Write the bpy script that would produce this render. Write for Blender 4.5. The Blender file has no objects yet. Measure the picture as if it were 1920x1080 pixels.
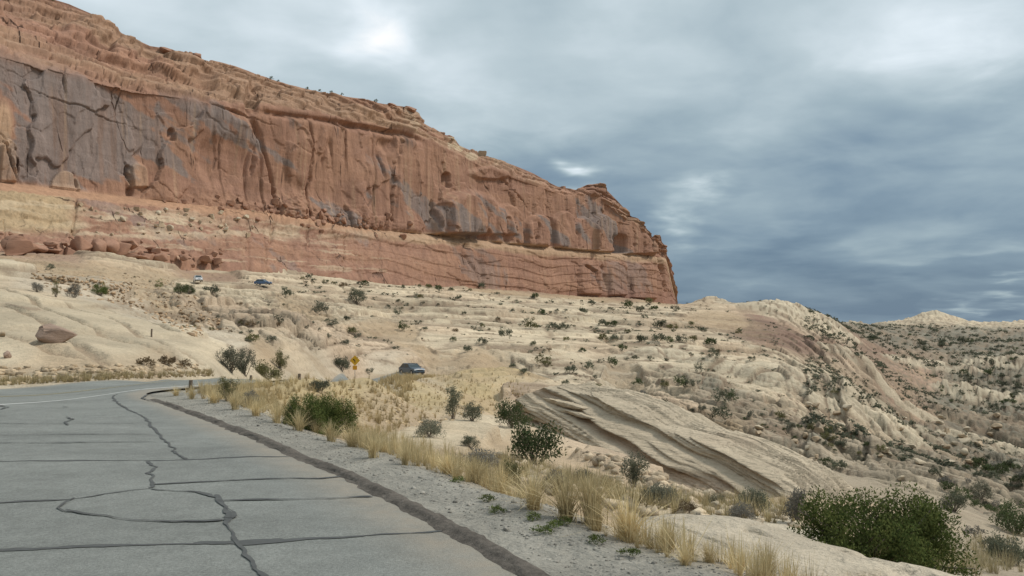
import bpy, math, random
import numpy as np
from mathutils import Vector, Matrix

# ------------------------------------------------------------------ camera
SC = bpy.context.scene
COL = SC.collection
EYE = 1.8
F = 1600.0                       # focal length in photograph pixels (1920 wide)
PITCH = math.atan(70 / F)
cam_d = bpy.data.cameras.new('camera')
cam = bpy.data.objects.new('camera', cam_d); COL.objects.link(cam)
cam.location = (0, 0, EYE)
cam.rotation_euler = (math.pi / 2 + PITCH, 0, 0)
cam_d.sensor_width = 36.0
cam_d.lens = 36.0 * F / 1920.0
cam_d.clip_start = 0.1
cam_d.clip_end = 20000
SC.camera = cam
SC.render.resolution_x, SC.render.resolution_y = 1024, 576

# ------------------------------------------------------------------ world: overcast sky
SUN_AZ, SUN_EL = math.radians(82), math.radians(50)     # azimuth clockwise from +Y
world = bpy.data.worlds.new('World'); SC.world = world; world.use_nodes = True
wt = world.node_tree; wt.nodes.clear()
def wn(t, **k):
    n = wt.nodes.new(t)
    for a, b in k.items(): setattr(n, a, b)
    return n
def wl(a, b): wt.links.new(a, b)
def wmath(op, a, b=None, c=None):
    n = wn('ShaderNodeMath', operation=op)
    for i, v in enumerate((a, b, c)):
        if v is None: continue
        if isinstance(v, (int, float)): n.inputs[i].default_value = v
        else: wl(v, n.inputs[i])
    return n.outputs[0]
tc = wn('ShaderNodeTexCoord')
sep = wn('ShaderNodeSeparateXYZ'); wl(tc.outputs['Generated'], sep.inputs[0])
dx, dy, dz = sep.outputs
den = wmath('ADD', wmath('MAXIMUM', dz, 0.0), 0.16)
cmb = wn('ShaderNodeCombineXYZ')
wl(wmath('DIVIDE', dx, den), cmb.inputs[0]); wl(wmath('DIVIDE', dy, den), cmb.inputs[1])
def wnoise(scale, detail, rough, dist, off):
    mp = wn('ShaderNodeMapping'); wl(cmb.outputs[0], mp.inputs[0]); mp.inputs['Location'].default_value = off
    n = wn('ShaderNodeTexNoise'); wl(mp.outputs[0], n.inputs['Vector'])
    n.inputs['Scale'].default_value = scale; n.inputs['Detail'].default_value = detail
    n.inputs['Roughness'].default_value = rough; n.inputs['Distortion'].default_value = dist
    return n.outputs[0]
n1 = wnoise(0.75, 7, 0.52, 0.4, (3.1, 1.7, 0.2))
n2 = wnoise(1.8, 6, 0.46, 0.5, (7.4, 2.2, 4.0))
n3 = wnoise(4.2, 6, 0.55, 0.5, (1.4, 8.2, 3.0))
wa = wnoise(1.7, 4, 0.5, 0.0, (11.0, 5.0, 1.0))
wb_ = wnoise(1.9, 4, 0.5, 0.0, (2.0, 15.0, 6.0))
az = wmath('ADD', wmath('ARCTAN2', dx, dy), wmath('MULTIPLY', wmath('SUBTRACT', wa, 0.5), 0.34))
el = wmath('ADD', wmath('ARCSINE', dz), wmath('MULTIPLY', wmath('SUBTRACT', wb_, 0.5), 0.17))
# cloud brightness: lighter overhead, slate coloured towards the horizon, broken by noise
grad = wn('ShaderNodeMapRange', interpolation_type='SMOOTHSTEP'); wl(el, grad.inputs[0])
grad.inputs[1].default_value = -0.04; grad.inputs[2].default_value = 0.40
grad.inputs[3].default_value = 0.22; grad.inputs[4].default_value = 0.74
val = wmath('ADD', grad.outputs[0], wmath('MULTIPLY', wmath('SUBTRACT', n1, 0.5), 0.75))
val = wmath('ADD', val, wmath('MULTIPLY', wmath('SUBTRACT', n2, 0.5), 0.52))
val = wmath('ADD', val, wmath('MULTIPLY', wmath('SUBTRACT', n3, 0.5), 0.12))
def blob(px, py, sx, sy, amp):
    a = math.atan((px - 960) / F); e = math.atan((610 - py) / F)
    u = wmath('DIVIDE', wmath('SUBTRACT', az, a), sx / F); v = wmath('DIVIDE', wmath('SUBTRACT', el, e), sy / F)
    g = wmath('POWER', 2.718, wmath('MULTIPLY', wmath('ADD', wmath('MULTIPLY', u, u), wmath('MULTIPLY', v, v)), -1.0))
    return wmath('MULTIPLY', wmath('MULTIPLY', g, amp), wmath('MULTIPLY_ADD', n3, 2.6, -.3))
for bl in ((735, 86, 100, 42, .27), (1045, 330, 45, 18, .38), (1245, 400, 75, 38, .30), (960, 235, 170, 70, .10),
           (1830, 150, 150, 120, .12), (1840, 480, 150, 24, .12), (1890, 588, 90, 16, .26), (1560, 430, 140, 18, .06),
           (1480, 520, 380, 75, -.13), (1640, 330, 260, 90, -.14), (980, 90, 120, 80, -.06), (1330, 250, 140, 60, .06)):
    val = wmath('ADD', val, blob(*bl))
ramp = wn('ShaderNodeValToRGB'); wl(val, ramp.inputs[0])
cr = ramp.color_ramp
stops = ((0.10, (.122, .190, .268)), (0.30, (.195, .275, .348)), (0.50, (.325, .415, .465)), (0.68, (.475, .565, .605)), (0.88, (.72, .80, .85)), (1.12, (1.0, 1.0, 1.0)))
while len(cr.elements) < len(stops): cr.elements.new(0.5)
for e_, (p, c) in zip(cr.elements, stops):
    e_.position = p / 1.12; e_.color = (*c, 1)
sc_ = wmath('DIVIDE', val, 1.12); wl(sc_, ramp.inputs[0])
sky = wn('ShaderNodeTexSky', sky_type='NISHITA'); sky.sun_disc = False
sky.sun_elevation = SUN_EL; sky.sun_rotation = SUN_AZ
bg_sky = wn('ShaderNodeBackground'); wl(sky.outputs[0], bg_sky.inputs[0]); bg_sky.inputs[1].default_value = 0.06
bg_cl = wn('ShaderNodeBackground'); wl(ramp.outputs[0], bg_cl.inputs[0]); bg_cl.inputs[1].default_value = 0.72
mixw = wn('ShaderNodeMixShader'); mixw.inputs[0].default_value = 0.92
wl(bg_sky.outputs[0], mixw.inputs[1]); wl(bg_cl.outputs[0], mixw.inputs[2])
wo = wn('ShaderNodeOutputWorld'); wl(mixw.outputs[0], wo.inputs[0])

# ------------------------------------------------------------------ sun and exposure
sl = bpy.data.lights.new('sun', 'SUN'); sun = bpy.data.objects.new('sun', sl); COL.objects.link(sun)
sl.energy = 1.7; sl.angle = math.radians(10); sl.color = (1.0, .95, .87)
sun.rotation_euler = (math.pi / 2 - SUN_EL, 0, math.pi - SUN_AZ)
sun.location = (0, 0, 200)
SC.view_settings.view_transform = 'Standard'; SC.view_settings.look = 'None'
SC.view_settings.exposure = 0.64; SC.view_settings.gamma = 1.0; SC.view_settings.use_curve_mapping = False

# ------------------------------------------------------------------ helpers
RNG = np.random.default_rng(7); random.seed(7)
def ray(px, py):
    u = (px - 960) / F; v = (540 - py) / F
    Y = math.cos(PITCH) - v * math.sin(PITCH); Z = math.sin(PITCH) + v * math.cos(PITCH)
    return u / Y, Z / Y
def P(px, py, D):
    a, b = ray(px, py)
    return np.array((a * D, D, EYE + b * D))
def _hash(ix, iy, seed):
    h = (ix.astype(np.int64) * 374761393 + iy.astype(np.int64) * 668265263 + seed * 1442695041) & 0xFFFFFFFF
    h = ((h ^ (h >> 13)) * 1274126177) & 0xFFFFFFFF
    h = ((h ^ (h >> 16)) * 2246822519) & 0xFFFFFFFF
    return ((h ^ (h >> 15)) & 0xFFFFFF) / float(0xFFFFFF)
def vn(x, y, seed=0):
    x = np.asarray(x, float); y = np.asarray(y, float); x, y = np.broadcast_arrays(x, y)
    ix = np.floor(x).astype(np.int64); iy = np.floor(y).astype(np.int64)
    fx = x - ix; fy = y - iy
    fx = fx * fx * fx * (fx * (fx * 6 - 15) + 10); fy = fy * fy * fy * (fy * (fy * 6 - 15) + 10)
    a = _hash(ix, iy, seed); b = _hash(ix + 1, iy, seed); c = _hash(ix, iy + 1, seed); d = _hash(ix + 1, iy + 1, seed)
    return (a + (b - a) * fx) * (1 - fy) + (c + (d - c) * fx) * fy
def fbm(x, y, seed=0, octv=4, gain=.5):
    t = 0; a = 1; n = 0
    for k in range(octv):
        t = t + a * (vn(x, y, seed + 17 * k) - .5) * 2; n += a; a *= gain; x = x * 2.03 + 11.3; y = y * 2.03 + 5.7
    return t / n
def ridged(x, y, seed=0, octv=3):
    t = 0; a = 1; n = 0
    for k in range(octv):
        t = t + a * (1 - np.abs(vn(x, y, seed + 31 * k) * 2 - 1)); n += a; a *= .5; x = x * 2.1 + 3.3; y = y * 2.1 + 9.1
    return t / n
def blocks(x, y, seed):
    ix = np.floor(x); iy = np.floor(y); best = np.full(x.shape, 9.0); sec = np.full(x.shape, 9.0); hv = np.zeros(x.shape)
    for ox in (-1, 0, 1):
        for oy in (-1, 0, 1):
            cx = ix + ox; cy = iy + oy
            dd = (cx + _hash(cx, cy, seed) - x) ** 2 + (cy + _hash(cx, cy, seed + 1) - y) ** 2
            h = _hash(cx, cy, seed + 2); nb = dd < best
            sec = np.where(nb, best, np.minimum(sec, dd)); hv = np.where(nb, h, hv); best = np.where(nb, dd, best)
    return hv, np.sqrt(sec) - np.sqrt(best)
def sstep(a, b, x):
    t = np.clip((x - a) / (b - a), 0, 1); return t * t * (3 - 2 * t)
def mesh_np(name, V, Fc, mat=None, cols=None, smooth=False):
    V = np.asarray(V, np.float32); Fc = np.asarray(Fc, np.int32)
    me = bpy.data.meshes.new(name)
    n, k = Fc.shape
    me.vertices.add(len(V)); me.vertices.foreach_set('co', V.ravel())
    me.loops.add(n * k); me.loops.foreach_set('vertex_index', Fc.ravel())
    me.polygons.add(n); me.polygons.foreach_set('loop_start', np.arange(0, n * k, k, dtype=np.int32))
    if smooth: me.polygons.foreach_set('use_smooth', np.ones(n, bool))
    if cols is not None:
        at = me.color_attributes.new('Col', 'FLOAT_COLOR', 'POINT')
        c = np.ones((len(V), 4), np.float32); c[:, :3] = cols; at.data.foreach_set('color', c.ravel())
    me.update(calc_edges=True)
    if mat: me.materials.append(mat)
    return me
def link(name, me, parent=None, loc=None, rot=None, scale=None):
    o = bpy.data.objects.new(name, me); COL.objects.link(o)
    if parent is not None: o.parent = parent
    if loc is not None: o.location = [float(v) for v in loc]
    if rot is not None: o.rotation_euler = rot
    if scale is not None: o.scale = scale if hasattr(scale, '__len__') else (scale,) * 3
    return o
def tag(o, label, cat, group=None):
    o['label'] = label; o['category'] = cat
    if group: o['group'] = group
    return o
def grid_faces(nu, nv):
    i = np.arange(nu - 1)[:, None] * nv + np.arange(nv - 1)[None, :]
    return np.stack([i, i + nv, i + nv + 1, i + 1], -1).reshape(-1, 4)

# ------------------------------------------------------------------ materials
def new_mat(name):
    m = bpy.data.materials.new(name); m.use_nodes = True; nt = m.node_tree
    b = nt.nodes['Principled BSDF']; b.inputs['Roughness'].default_value = .9
    b.inputs['Specular IOR Level'].default_value = .2
    return m, nt, b
def nnode(nt, t, **k):
    n = nt.nodes.new(t)
    for a, b in k.items(): setattr(n, a, b)
    return n
def add_noise(nt, scale, detail=5, rough=.55, stretch=(1, 1, 1)):
    t = nnode(nt, 'ShaderNodeTexCoord'); mp = nnode(nt, 'ShaderNodeMapping'); nt.links.new(t.outputs['Object'], mp.inputs[0])
    mp.inputs['Scale'].default_value = stretch
    n = nnode(nt, 'ShaderNodeTexNoise'); nt.links.new(mp.outputs[0], n.inputs['Vector'])
    n.inputs['Scale'].default_value = scale; n.inputs['Detail'].default_value = detail; n.inputs['Roughness'].default_value = rough
    return n
def vary(nt, col_out, noise_out, lo, hi):
    mr = nnode(nt, 'ShaderNodeMapRange'); nt.links.new(noise_out, mr.inputs[0])
    mr.inputs[1].default_value = .25; mr.inputs[2].default_value = .75; mr.inputs[3].default_value = lo; mr.inputs[4].default_value = hi
    mx = nnode(nt, 'ShaderNodeVectorMath', operation='SCALE'); nt.links.new(col_out, mx.inputs[0]); nt.links.new(mr.outputs[0], mx.inputs['Scale'])
    return mx.outputs[0]
def bump(nt, b, hs):
    prev = None
    for out, dist, st in hs:
        bp = nnode(nt, 'ShaderNodeBump'); bp.inputs['Distance'].default_value = dist; bp.inputs['Strength'].default_value = st
        nt.links.new(out, bp.inputs['Height'])
        if prev is not None: nt.links.new(prev, bp.inputs['Normal'])
        prev = bp.outputs[0]
    nt.links.new(prev, b.inputs['Normal'])
def attr_mat(name, layers, bumps, rough=.92):
    m, nt, b = new_mat(name); b.inputs['Roughness'].default_value = rough
    a = nnode(nt, 'ShaderNodeAttribute', attribute_name='Col'); c = a.outputs['Color']
    for sc, st, lo, hi in layers: c = vary(nt, c, add_noise(nt, sc, stretch=st).outputs[0], lo, hi)
    nt.links.new(c, b.inputs['Base Color'])
    bump(nt, b, [(add_noise(nt, sc, 6, .6, st).outputs[0], d, s) for sc, st, d, s in bumps])
    return m
def flat_mat(name, col, rough=.6, metal=0, spec=.4, var=None):
    m, nt, b = new_mat(name); b.inputs['Roughness'].default_value = rough; b.inputs['Metallic'].default_value = metal
    b.inputs['Specular IOR Level'].default_value = spec
    r = nnode(nt, 'ShaderNodeRGB'); r.outputs[0].default_value = (*col, 1)
    lo, hi, s = var or (.92, 1.06, 6)
    nt.links.new(vary(nt, r.outputs[0], add_noise(nt, s).outputs[0], lo, hi), b.inputs['Base Color'])
    return m
M_TERRAIN = attr_mat('sandstone_ground', [(3.0, (1, 1, 1), .86, 1.12), (.35, (1, 1, 1.0), .88, 1.10), (22, (1, 1, 1), .82, 1.18), (70, (1, 1, 1), .76, 1.24)],
                     [(.7, (1, 1, 2.5), .9, .5), (6, (1, 1, 1), .10, .6), (40, (1, 1, 1), .015, .5)])
M_CLIFF = attr_mat('cliff_sandstone', [(.35, (1, 1, .06), .80, 1.16), (.25, (.25, .25, 1.6), .93, 1.06), (2.0, (1, 1, .6), .88, 1.1)],
                   [(.30, (1, 1, .30), 1.6, .5), (.5, (.15, .15, 1.6), .5, .25), (2.2, (1, 1, 1), .30, .5)])
def add_joints(m, scale, stretch, width, dark, dist):
    nt = m.node_tree; b = nt.nodes['Principled BSDF']
    t = nnode(nt, 'ShaderNodeTexCoord'); mp = nnode(nt, 'ShaderNodeMapping'); nt.links.new(t.outputs['Object'], mp.inputs[0]); mp.inputs['Scale'].default_value = stretch
    wn_ = nnode(nt, 'ShaderNodeTexNoise'); nt.links.new(mp.outputs[0], wn_.inputs['Vector']); wn_.inputs['Scale'].default_value = scale * 2.2; wn_.inputs['Detail'].default_value = 5
    ad = nnode(nt, 'ShaderNodeVectorMath', operation='MULTIPLY_ADD'); nt.links.new(wn_.outputs['Color'], ad.inputs[0]); ad.inputs[1].default_value = (.22 / scale,) * 3; nt.links.new(mp.outputs[0], ad.inputs[2])
    v = nnode(nt, 'ShaderNodeTexVoronoi', feature='DISTANCE_TO_EDGE'); nt.links.new(ad.outputs[0], v.inputs['Vector']); v.inputs['Scale'].default_value = scale
    gate = add_noise(nt, scale * .8, 3); gm = nnode(nt, 'ShaderNodeMapRange'); nt.links.new(gate.outputs[0], gm.inputs[0]); gm.inputs[1].default_value = .54; gm.inputs[2].default_value = .68; gm.inputs[3].default_value = 0; gm.inputs[4].default_value = 1
    mr = nnode(nt, 'ShaderNodeMapRange'); nt.links.new(v.outputs['Distance'], mr.inputs[0]); mr.inputs[1].default_value = 0; mr.inputs[2].default_value = width; mr.inputs[3].default_value = 1; mr.inputs[4].default_value = 0
    mu = nnode(nt, 'ShaderNodeMath', operation='MULTIPLY'); nt.links.new(mr.outputs[0], mu.inputs[0]); nt.links.new(gm.outputs[0], mu.inputs[1])
    old = b.inputs['Base Color'].links[0].from_socket; mx = nnode(nt, 'ShaderNodeMix', data_type='RGBA'); nt.links.new(mu.outputs[0], mx.inputs[0]); nt.links.new(old, mx.inputs[6]); mx.inputs[7].default_value = (*dark, 1); nt.links.new(mx.outputs[2], b.inputs['Base Color'])
    on = b.inputs['Normal'].links[0].from_socket; iv = nnode(nt, 'ShaderNodeMath', operation='SUBTRACT'); iv.inputs[0].default_value = 1; nt.links.new(mu.outputs[0], iv.inputs[1])
    bp = nnode(nt, 'ShaderNodeBump'); bp.inputs['Distance'].default_value = dist; nt.links.new(iv.outputs[0], bp.inputs['Height']); nt.links.new(on, bp.inputs['Normal']); nt.links.new(bp.outputs[0], b.inputs['Normal'])
add_joints(M_CLIFF, .085, (1, 1, .22), .026, (.15, .09, .066), .9)
M_ROCK = attr_mat('boulder_sandstone', [(2.0, (1, 1, 1), .82, 1.15), (9, (1, 1, 3), .86, 1.12)], [(1.5, (1, 1, 1), .25, .6), (9, (1, 1, 2), .05, .6)])
M_SLAB = attr_mat('layered_sandstone', [(1.2, (.25, .25, 5), .84, 1.12), (6, (1, 1, 1), .86, 1.12), (30, (1, 1, 1), .88, 1.1)], [(.9, (.2, .2, 7), .6, .9), (4, (1, 1, 2), .14, .7), (14, (1, 1, 1), .04, .6)])
def leaf_mat(name):
    m = bpy.data.materials.new(name); m.use_nodes = True; nt = m.node_tree; nt.nodes.clear()
    a = nnode(nt, 'ShaderNodeAttribute', attribute_name='Col')
    oi = nnode(nt, 'ShaderNodeObjectInfo')
    mr = nnode(nt, 'ShaderNodeMapRange'); nt.links.new(oi.outputs['Random'], mr.inputs[0]); mr.inputs[3].default_value = .78; mr.inputs[4].default_value = 1.22
    mx = nnode(nt, 'ShaderNodeVectorMath', operation='SCALE'); nt.links.new(a.outputs['Color'], mx.inputs[0]); nt.links.new(mr.outputs[0], mx.inputs['Scale'])
    c = vary(nt, mx.outputs[0], add_noise(nt, 5).outputs[0], .9, 1.38)
    d = nnode(nt, 'ShaderNodeBsdfDiffuse'); t = nnode(nt, 'ShaderNodeBsdfTranslucent'); ms = nnode(nt, 'ShaderNodeMixShader'); ms.inputs[0].default_value = .28
    nt.links.new(c, d.inputs[0]); nt.links.new(c, t.inputs[0]); nt.links.new(d.outputs[0], ms.inputs[1]); nt.links.new(t.outputs[0], ms.inputs[2])
    o = nnode(nt, 'ShaderNodeOutputMaterial'); nt.links.new(ms.outputs[0], o.inputs[0])
    return m
M_LEAF = leaf_mat('foliage'); M_GRASS = leaf_mat('dry_grass_blades')
M_BARK = flat_mat('bark', (.19, .155, .12), .95, var=(.7, 1.3, 12))

# ------------------------------------------------------------------ terrain height: control points (photograph pixel, distance)
TINT = dict(P=(.53, .434, .304), T=(.42, .315, .205), Y=(.45, .345, .190), R=(.32, .215, .152), O=(.48, .365, .255),
            B=(.225, .140, .102), G=(.205, .185, .140), W=(.53, .46, .35), V=(.42, .352, .258), K=(.35, .285, .205))
ROCKY = dict(B=.7, P=1, T=.15, Y=.0, R=.3, O=.8, G=.8, W=.9, V=0, K=1)
CP = '''
-500 760 16 V|-500 700 26 T|-500 560 70 P|-500 470 200 T|-200 735 22 V|-200 690 32 P|-200 600 50 P|-200 520 85 T|-200 470 220 T
0 727 28 V|0 712 30.5 T|0 690 34 P|0 620 46 P|0 565 62 P|0 532 80 P|0 510 130 T|0 492 190 T|0 474 250 R
100 722 29.5 V|100 705 32 T|100 640 46 P|100 585 62 P|100 548 80 W|110 525 120 T|110 500 190 T|110 482 255 R
200 717 31 V|200 700 34 T|200 650 48 P|200 600 66 P|190 572 80 W|200 540 130 T|200 510 200 T|200 487 275 P
300 713 33 V|300 690 39 T|300 640 56 P|270 602 78 W|310 570 120 T|310 530 220 T|300 502 300 P
410 708 36 V|400 690 47 P|400 660 55 P|400 632 78 W|400 590 125 O|380 545 210 P|380 528 285 R|390 502 330 P
480 712 40 V|450 680 57 P|480 650 78 T|480 600 120 O|490 560 200 P|500 536 282 P|500 512 345 P
470 685 68 P|560 655 90 P|560 610 140 O|580 575 215 T|600 545 300 P|600 522 365 P
640 690 101 W|640 660 115 O|650 620 160 O|650 580 230 P|650 550 310 P|650 526 395 P
690 692 120 W|700 655 140 O|720 620 185 T|740 580 260 P|740 550 340 P|740 532 425 P
770 690 125 O|780 660 150 T|800 640 175 P|820 600 230 P|820 560 320 P|820 540 440 P
870 701 110 Y|915 699 116 Y|900 670 150 T|900 640 185 P|920 600 250 P|920 565 345 P|900 546 470 T
1010 712 118 T|1000 680 150 P|1000 640 200 P|1010 600 275 P|1010 568 390 P|1000 553 500 T
1100 742 100 P|1100 700 142 P|1100 650 205 P|1110 605 300 P|1110 575 430 P|1100 560 570 T
1250 752 108 O|1250 700 155 P|1250 650 220 P|1250 605 330 P|1250 580 480 P|1240 570 650 T
1350 800 92 T|1350 752 128 G|1350 700 185 P|1350 650 255 P|1350 605 385 T|1340 566 560 P|1300 572 600 T
1440 850 84 K|1440 800 110 G|1440 745 155 P|1440 690 215 P|1440 635 320 B|1440 600 440 B|1440 570 540 P|1395 584 560 P
1500 592 500 P|1500 640 350 B|1500 700 230 P|1500 770 145 P|1500 830 98 G
1570 612 520 P|1560 655 390 B|1560 700 260 P|1560 760 165 P|1560 850 90 K
1620 612 900 G|1640 660 540 B|1630 700 330 O|1620 760 190 P|1640 800 150 P|1620 870 88 K
1700 604 950 P|1750 590 1000 P|1800 604 980 P|1720 640 700 G|1700 700 450 R|1690 760 330 R|1700 820 230 G|1690 880 85 K
1900 604 960 P|1900 640 720 G|1900 700 520 G|1880 780 380 G|1880 850 280 G|1880 905 190 G|1800 900 130 G
1800 640 720 G|1800 700 520 G|1790 770 380 G|1800 830 270 G
2100 600 900 G|2100 700 480 G|2100 850 260 G|4200 620 700 G|4200 900 200 G|2100 980 60 G
1900 965 62 K|1800 925 68 K|1880 1020 32 K|1700 935 45 K|1560 915 45 K|1640 960 26 T
520 715 29 Y|520 732 25 Y|600 713 31 Y|690 709 36 Y|600 735 26 Y|640 745 30 Y|600 785 22.5 Y|700 760 45 Y|740 711 66 Y|700 800 26 T|640 820 18.5 T
800 709 101 Y|800 755 52 Y|800 800 30 T|800 840 18 P|900 735 80 Y|900 770 50 T|900 815 29 P|960 699 119 Y|980 750 76 O|870 870 14.5 T
1000 800 44 T|960 820 33 P|1000 850 26 T|960 880 15 T|1060 890 17 T|1020 775 62 T|1100 850 36 O|1150 880 24 O|1180 925 16 T
1200 890 32 O|1280 920 27 T|1380 940 30 T|1180 755 80 T|1300 795 72 T|1430 895 46 K|1480 915 40 G
1110 935 11 T|1150 960 9.8 P|1250 955 12.5 P|1240 1010 8.2 P|1350 975 12 W|1400 1010 9.5 W|1500 990 13 W|1500 1060 8.4 P|1600 1025 11.5 W|1700 1062 10.5 W
1450 950 19 T|1560 1000 17 T|1640 1050 15.5 K|1780 1075 14 K|1850 1055 20 K|1700 1000 21 K
'''
cps = []
for tok in CP.replace('\n', '|').split('|'):
    t = tok.split()
    if len(t) == 4: cps.append((P(float(t[0]), float(t[1]), float(t[2])), t[3]))
def cliffD(px): return 37450.0 / (130 - 80 * np.asarray(px, float) / 1265)
ZB = 24.5
for px in (-700, -400, 0, 200, 400, 640, 800, 1000, 1150):
    D = float(cliffD(px)); a, _ = ray(px, 500)
    for k, zz in ((1.02, ZB), (1.35, ZB + 8), (3, ZB)): cps.append((np.array((a * D * k, D * k, zz)), 'R'))
for px in (1280, 1450, 1600, 1750, 1900, 2200):
    for D, zz in ((1700, -70), (4500, -60), (12000, -60)):
        a, _ = ray(px, 600); cps.append((np.array((a * D, D, zz)), 'G'))
for x, y, zz in [(xx + sx, yy, z_) for xx, yy, z_ in ((-11.2, 35, -.50), (-11.3, 40, -1.05), (-12, 48, -1.75), (-13, 56, -2.35), (-14, 65, -2.9), (-15, 75, -3.4), (-15.8, 84, -3.8), (-16.2, 92, -4.15), (-16, 102, -4.6), (-15.5, 110, -5.1)) for sx in (-3.6, 0, 3.4)] + [(-9, 124, -6.6), (1, 133, -7.6), (17, 137, -9), (-12, 128, -6.6), (3, 129, -7.4), (0, 138, -8)]:
    cps.append((np.array((x, y, zz)), 'V'))
# asphalt level ground about the camera, and the country behind it
for x, y in ((-1, 3), (2, 3), (-3, 6), (0.3, 6), (-8, 6), (-4, 10), (-1.6, 10), (-9, 12), (-5, 14), (-14, 14), (-7, 18), (-11.8, 19.6), (-9.5, 23.5), (-10.4, 24), (-3, 0), (3, 0), (6, -6), (-6, -6), (-16, 3), (0, -12), (20, -30), (12, -24), (-10, -20)):
    cps.append((np.array((x, y, 0.)), 'V'))
for x, y, zz in ((1.5, 6.3, -.02), (.3, 8, -.02), (-1.7, 11.8, -.03), (-4.6, 16.5, -.04), (-7.4, 21.2, -.04), (5.5, 0, -.1), (4.5, 3, -.15), (7, 2, -.8), (12, 4, -2.6), (25, 8, -7), (14, -8, -.8), (30, -15, -6), (60, 10, -16)):
    cps.append((np.array((x, y, zz)), 'V' if zz > -.2 else 'T'))
for r_ in (40, 150, 600, 3000, 12000):
    for ang in range(-180, 181, 30):
        if -60 < ang < 60: continue
        a = math.radians(ang); s = .05 * (-math.sin(a)) * min(1, 300 / r_)
        cps.append((np.array((math.sin(a) * r_, math.cos(a) * r_, s * r_)), 'T'))
CX = np.array([c[0] for c in cps]); CR = np.hypot(CX[:, 0], CX[:, 1]); CPHI = np.arctan2(CX[:, 0], CX[:, 1])
CQ = np.stack([4 * CPHI, np.log(CR)], 1); CS = CX[:, 2] / CR
def tps_k(d2): return np.where(d2 > 1e-12, .5 * d2 * np.log(np.maximum(d2, 1e-12)), 0)
n = len(CQ)
K = tps_k(((CQ[:, None] - CQ[None]) ** 2).sum(-1)) + np.eye(n) * 2e-4
Pm = np.concatenate([np.ones((n, 1)), CQ], 1)
A = np.block([[K, Pm], [Pm.T, np.zeros((3, 3))]])
sol = np.linalg.solve(A, np.concatenate([CS, np.zeros(3)]))
def base_z(x, y):
    x = np.asarray(x, float).ravel(); y = np.asarray(y, float).ravel()
    out = np.empty_like(x)
    for i in range(0, len(x), 60000):
        xx = x[i:i + 60000]; yy = y[i:i + 60000]; r = np.maximum(np.hypot(xx, yy), 1.0); q = np.stack([4 * np.arctan2(xx, yy), np.log(r)], 1)
        d2 = (q ** 2).sum(1)[:, None] + (CQ ** 2).sum(1)[None] - 2 * q @ CQ.T
        out[i:i + 60000] = (tps_k(np.maximum(d2, 0)) @ sol[:n] + sol[n] + q @ sol[n + 1:]) * r
    return out
CLS = sorted(TINT)
def classes(x, y):
    """inverse distance blend of the control points' ground kinds -> tint, rockiness"""
    tint = np.array([TINT[c[1]] for c in cps]); rk = np.array([ROCKY[c[1]] for c in cps])
    X = x.ravel(); Y = y.ravel(); T = np.empty((len(X), 3)); R = np.empty(len(X))
    r0 = np.hypot(X, Y)
    wx = fbm(X / (r0 * .06 + 1), Y / (r0 * .06 + 1), 91, 3) * .11; wy = fbm(X / (r0 * .06 + 1) + 40, Y / (r0 * .06 + 1), 92, 3) * .11
    for i in range(0, len(X), 60000):
        s = slice(i, i + 60000)
        q = np.stack([4 * np.arctan2(X[s], Y[s]) + wx[s], np.log(np.maximum(r0[s], 1)) + wy[s]], 1)
        d2 = (q ** 2).sum(1)[:, None] + (CQ ** 2).sum(1)[None] - 2 * q @ CQ.T
        w = 1 / (np.maximum(d2, 0) + .002) ** 2.2; w /= w.sum(1, keepdims=True)
        T[s] = w @ tint; R[s] = w @ rk
    return T, R

# ------------------------------------------------------------------ road plan (metres)
def smooth_line(pts, step):
    pts = np.array(pts, float); 
    for _ in range(3):      # corner cutting
        a = pts[:-1] * .75 + pts[1:] * .25; b = pts[:-1] * .25 + pts[1:] * .75
        pts = np.concatenate([pts[:1], np.stack([a, b], 1).reshape(-1, 2), pts[-1:]])
    d = np.concatenate([[0], np.cumsum(np.hypot(*np.diff(pts, axis=0).T))])
    t = np.linspace(0, d[-1], max(2, int(d[-1] / step)))
    return np.stack([np.interp(t, d, pts[:, 0]), np.interp(t, d, pts[:, 1])], 1)
EDGE_PTS = [(30, -54), (14.5, -22), (7.4, -8), (3.4, 0), (.31, 6.13), (-.43, 7.68), (-1.6, 9.93), (-2.6, 11.5), (-3.94, 13.7), (-5.93, 16.9), (-7.66, 19.5), (-8.8, 21.1), (-9.5, 22.2), (-9.8, 23.4), (-9.55, 24.8), (-9.15, 27), (-8.7, 30), (-8, 34), (-8, 40), (-9.5, 55), (-11.5, 75), (-12.7, 92), (-12, 108), (-7, 120), (-3, 124)]
FAR_PTS = [(10, -60), (-2, -30), (-10, -10), (-15, 5), (-17.2, 15), (-17.2, 24), (-16.3, 28.4), (-14.9, 31.8), (-14.5, 36), (-14.8, 42), (-16.4, 56), (-18.5, 75), (-19.8, 93), (-19, 112), (-12, 128), (-8, 131.5)]
LINE_PTS = [(2, -30), (-5.5, -10), (-9.6, 5), (-11.6, 14), (-11.75, 19.6), (-10.95, 22.7), (-10.2, 24.6), (-9.5, 27.2), (-9.1, 30), (-8.4, 34), (-8.4, 40), (-9.9, 55), (-11.9, 75), (-13.1, 92), (-12.4, 108), (-7.3, 120.4), (-3.5, 124)]
E_LINE = smooth_line(EDGE_PTS, .22); F_LINE = smooth_line(FAR_PTS, 1.0)
ROADPOLY = np.concatenate([E_LINE[::4], E_LINE[-1:], F_LINE[::-1]])
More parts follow.
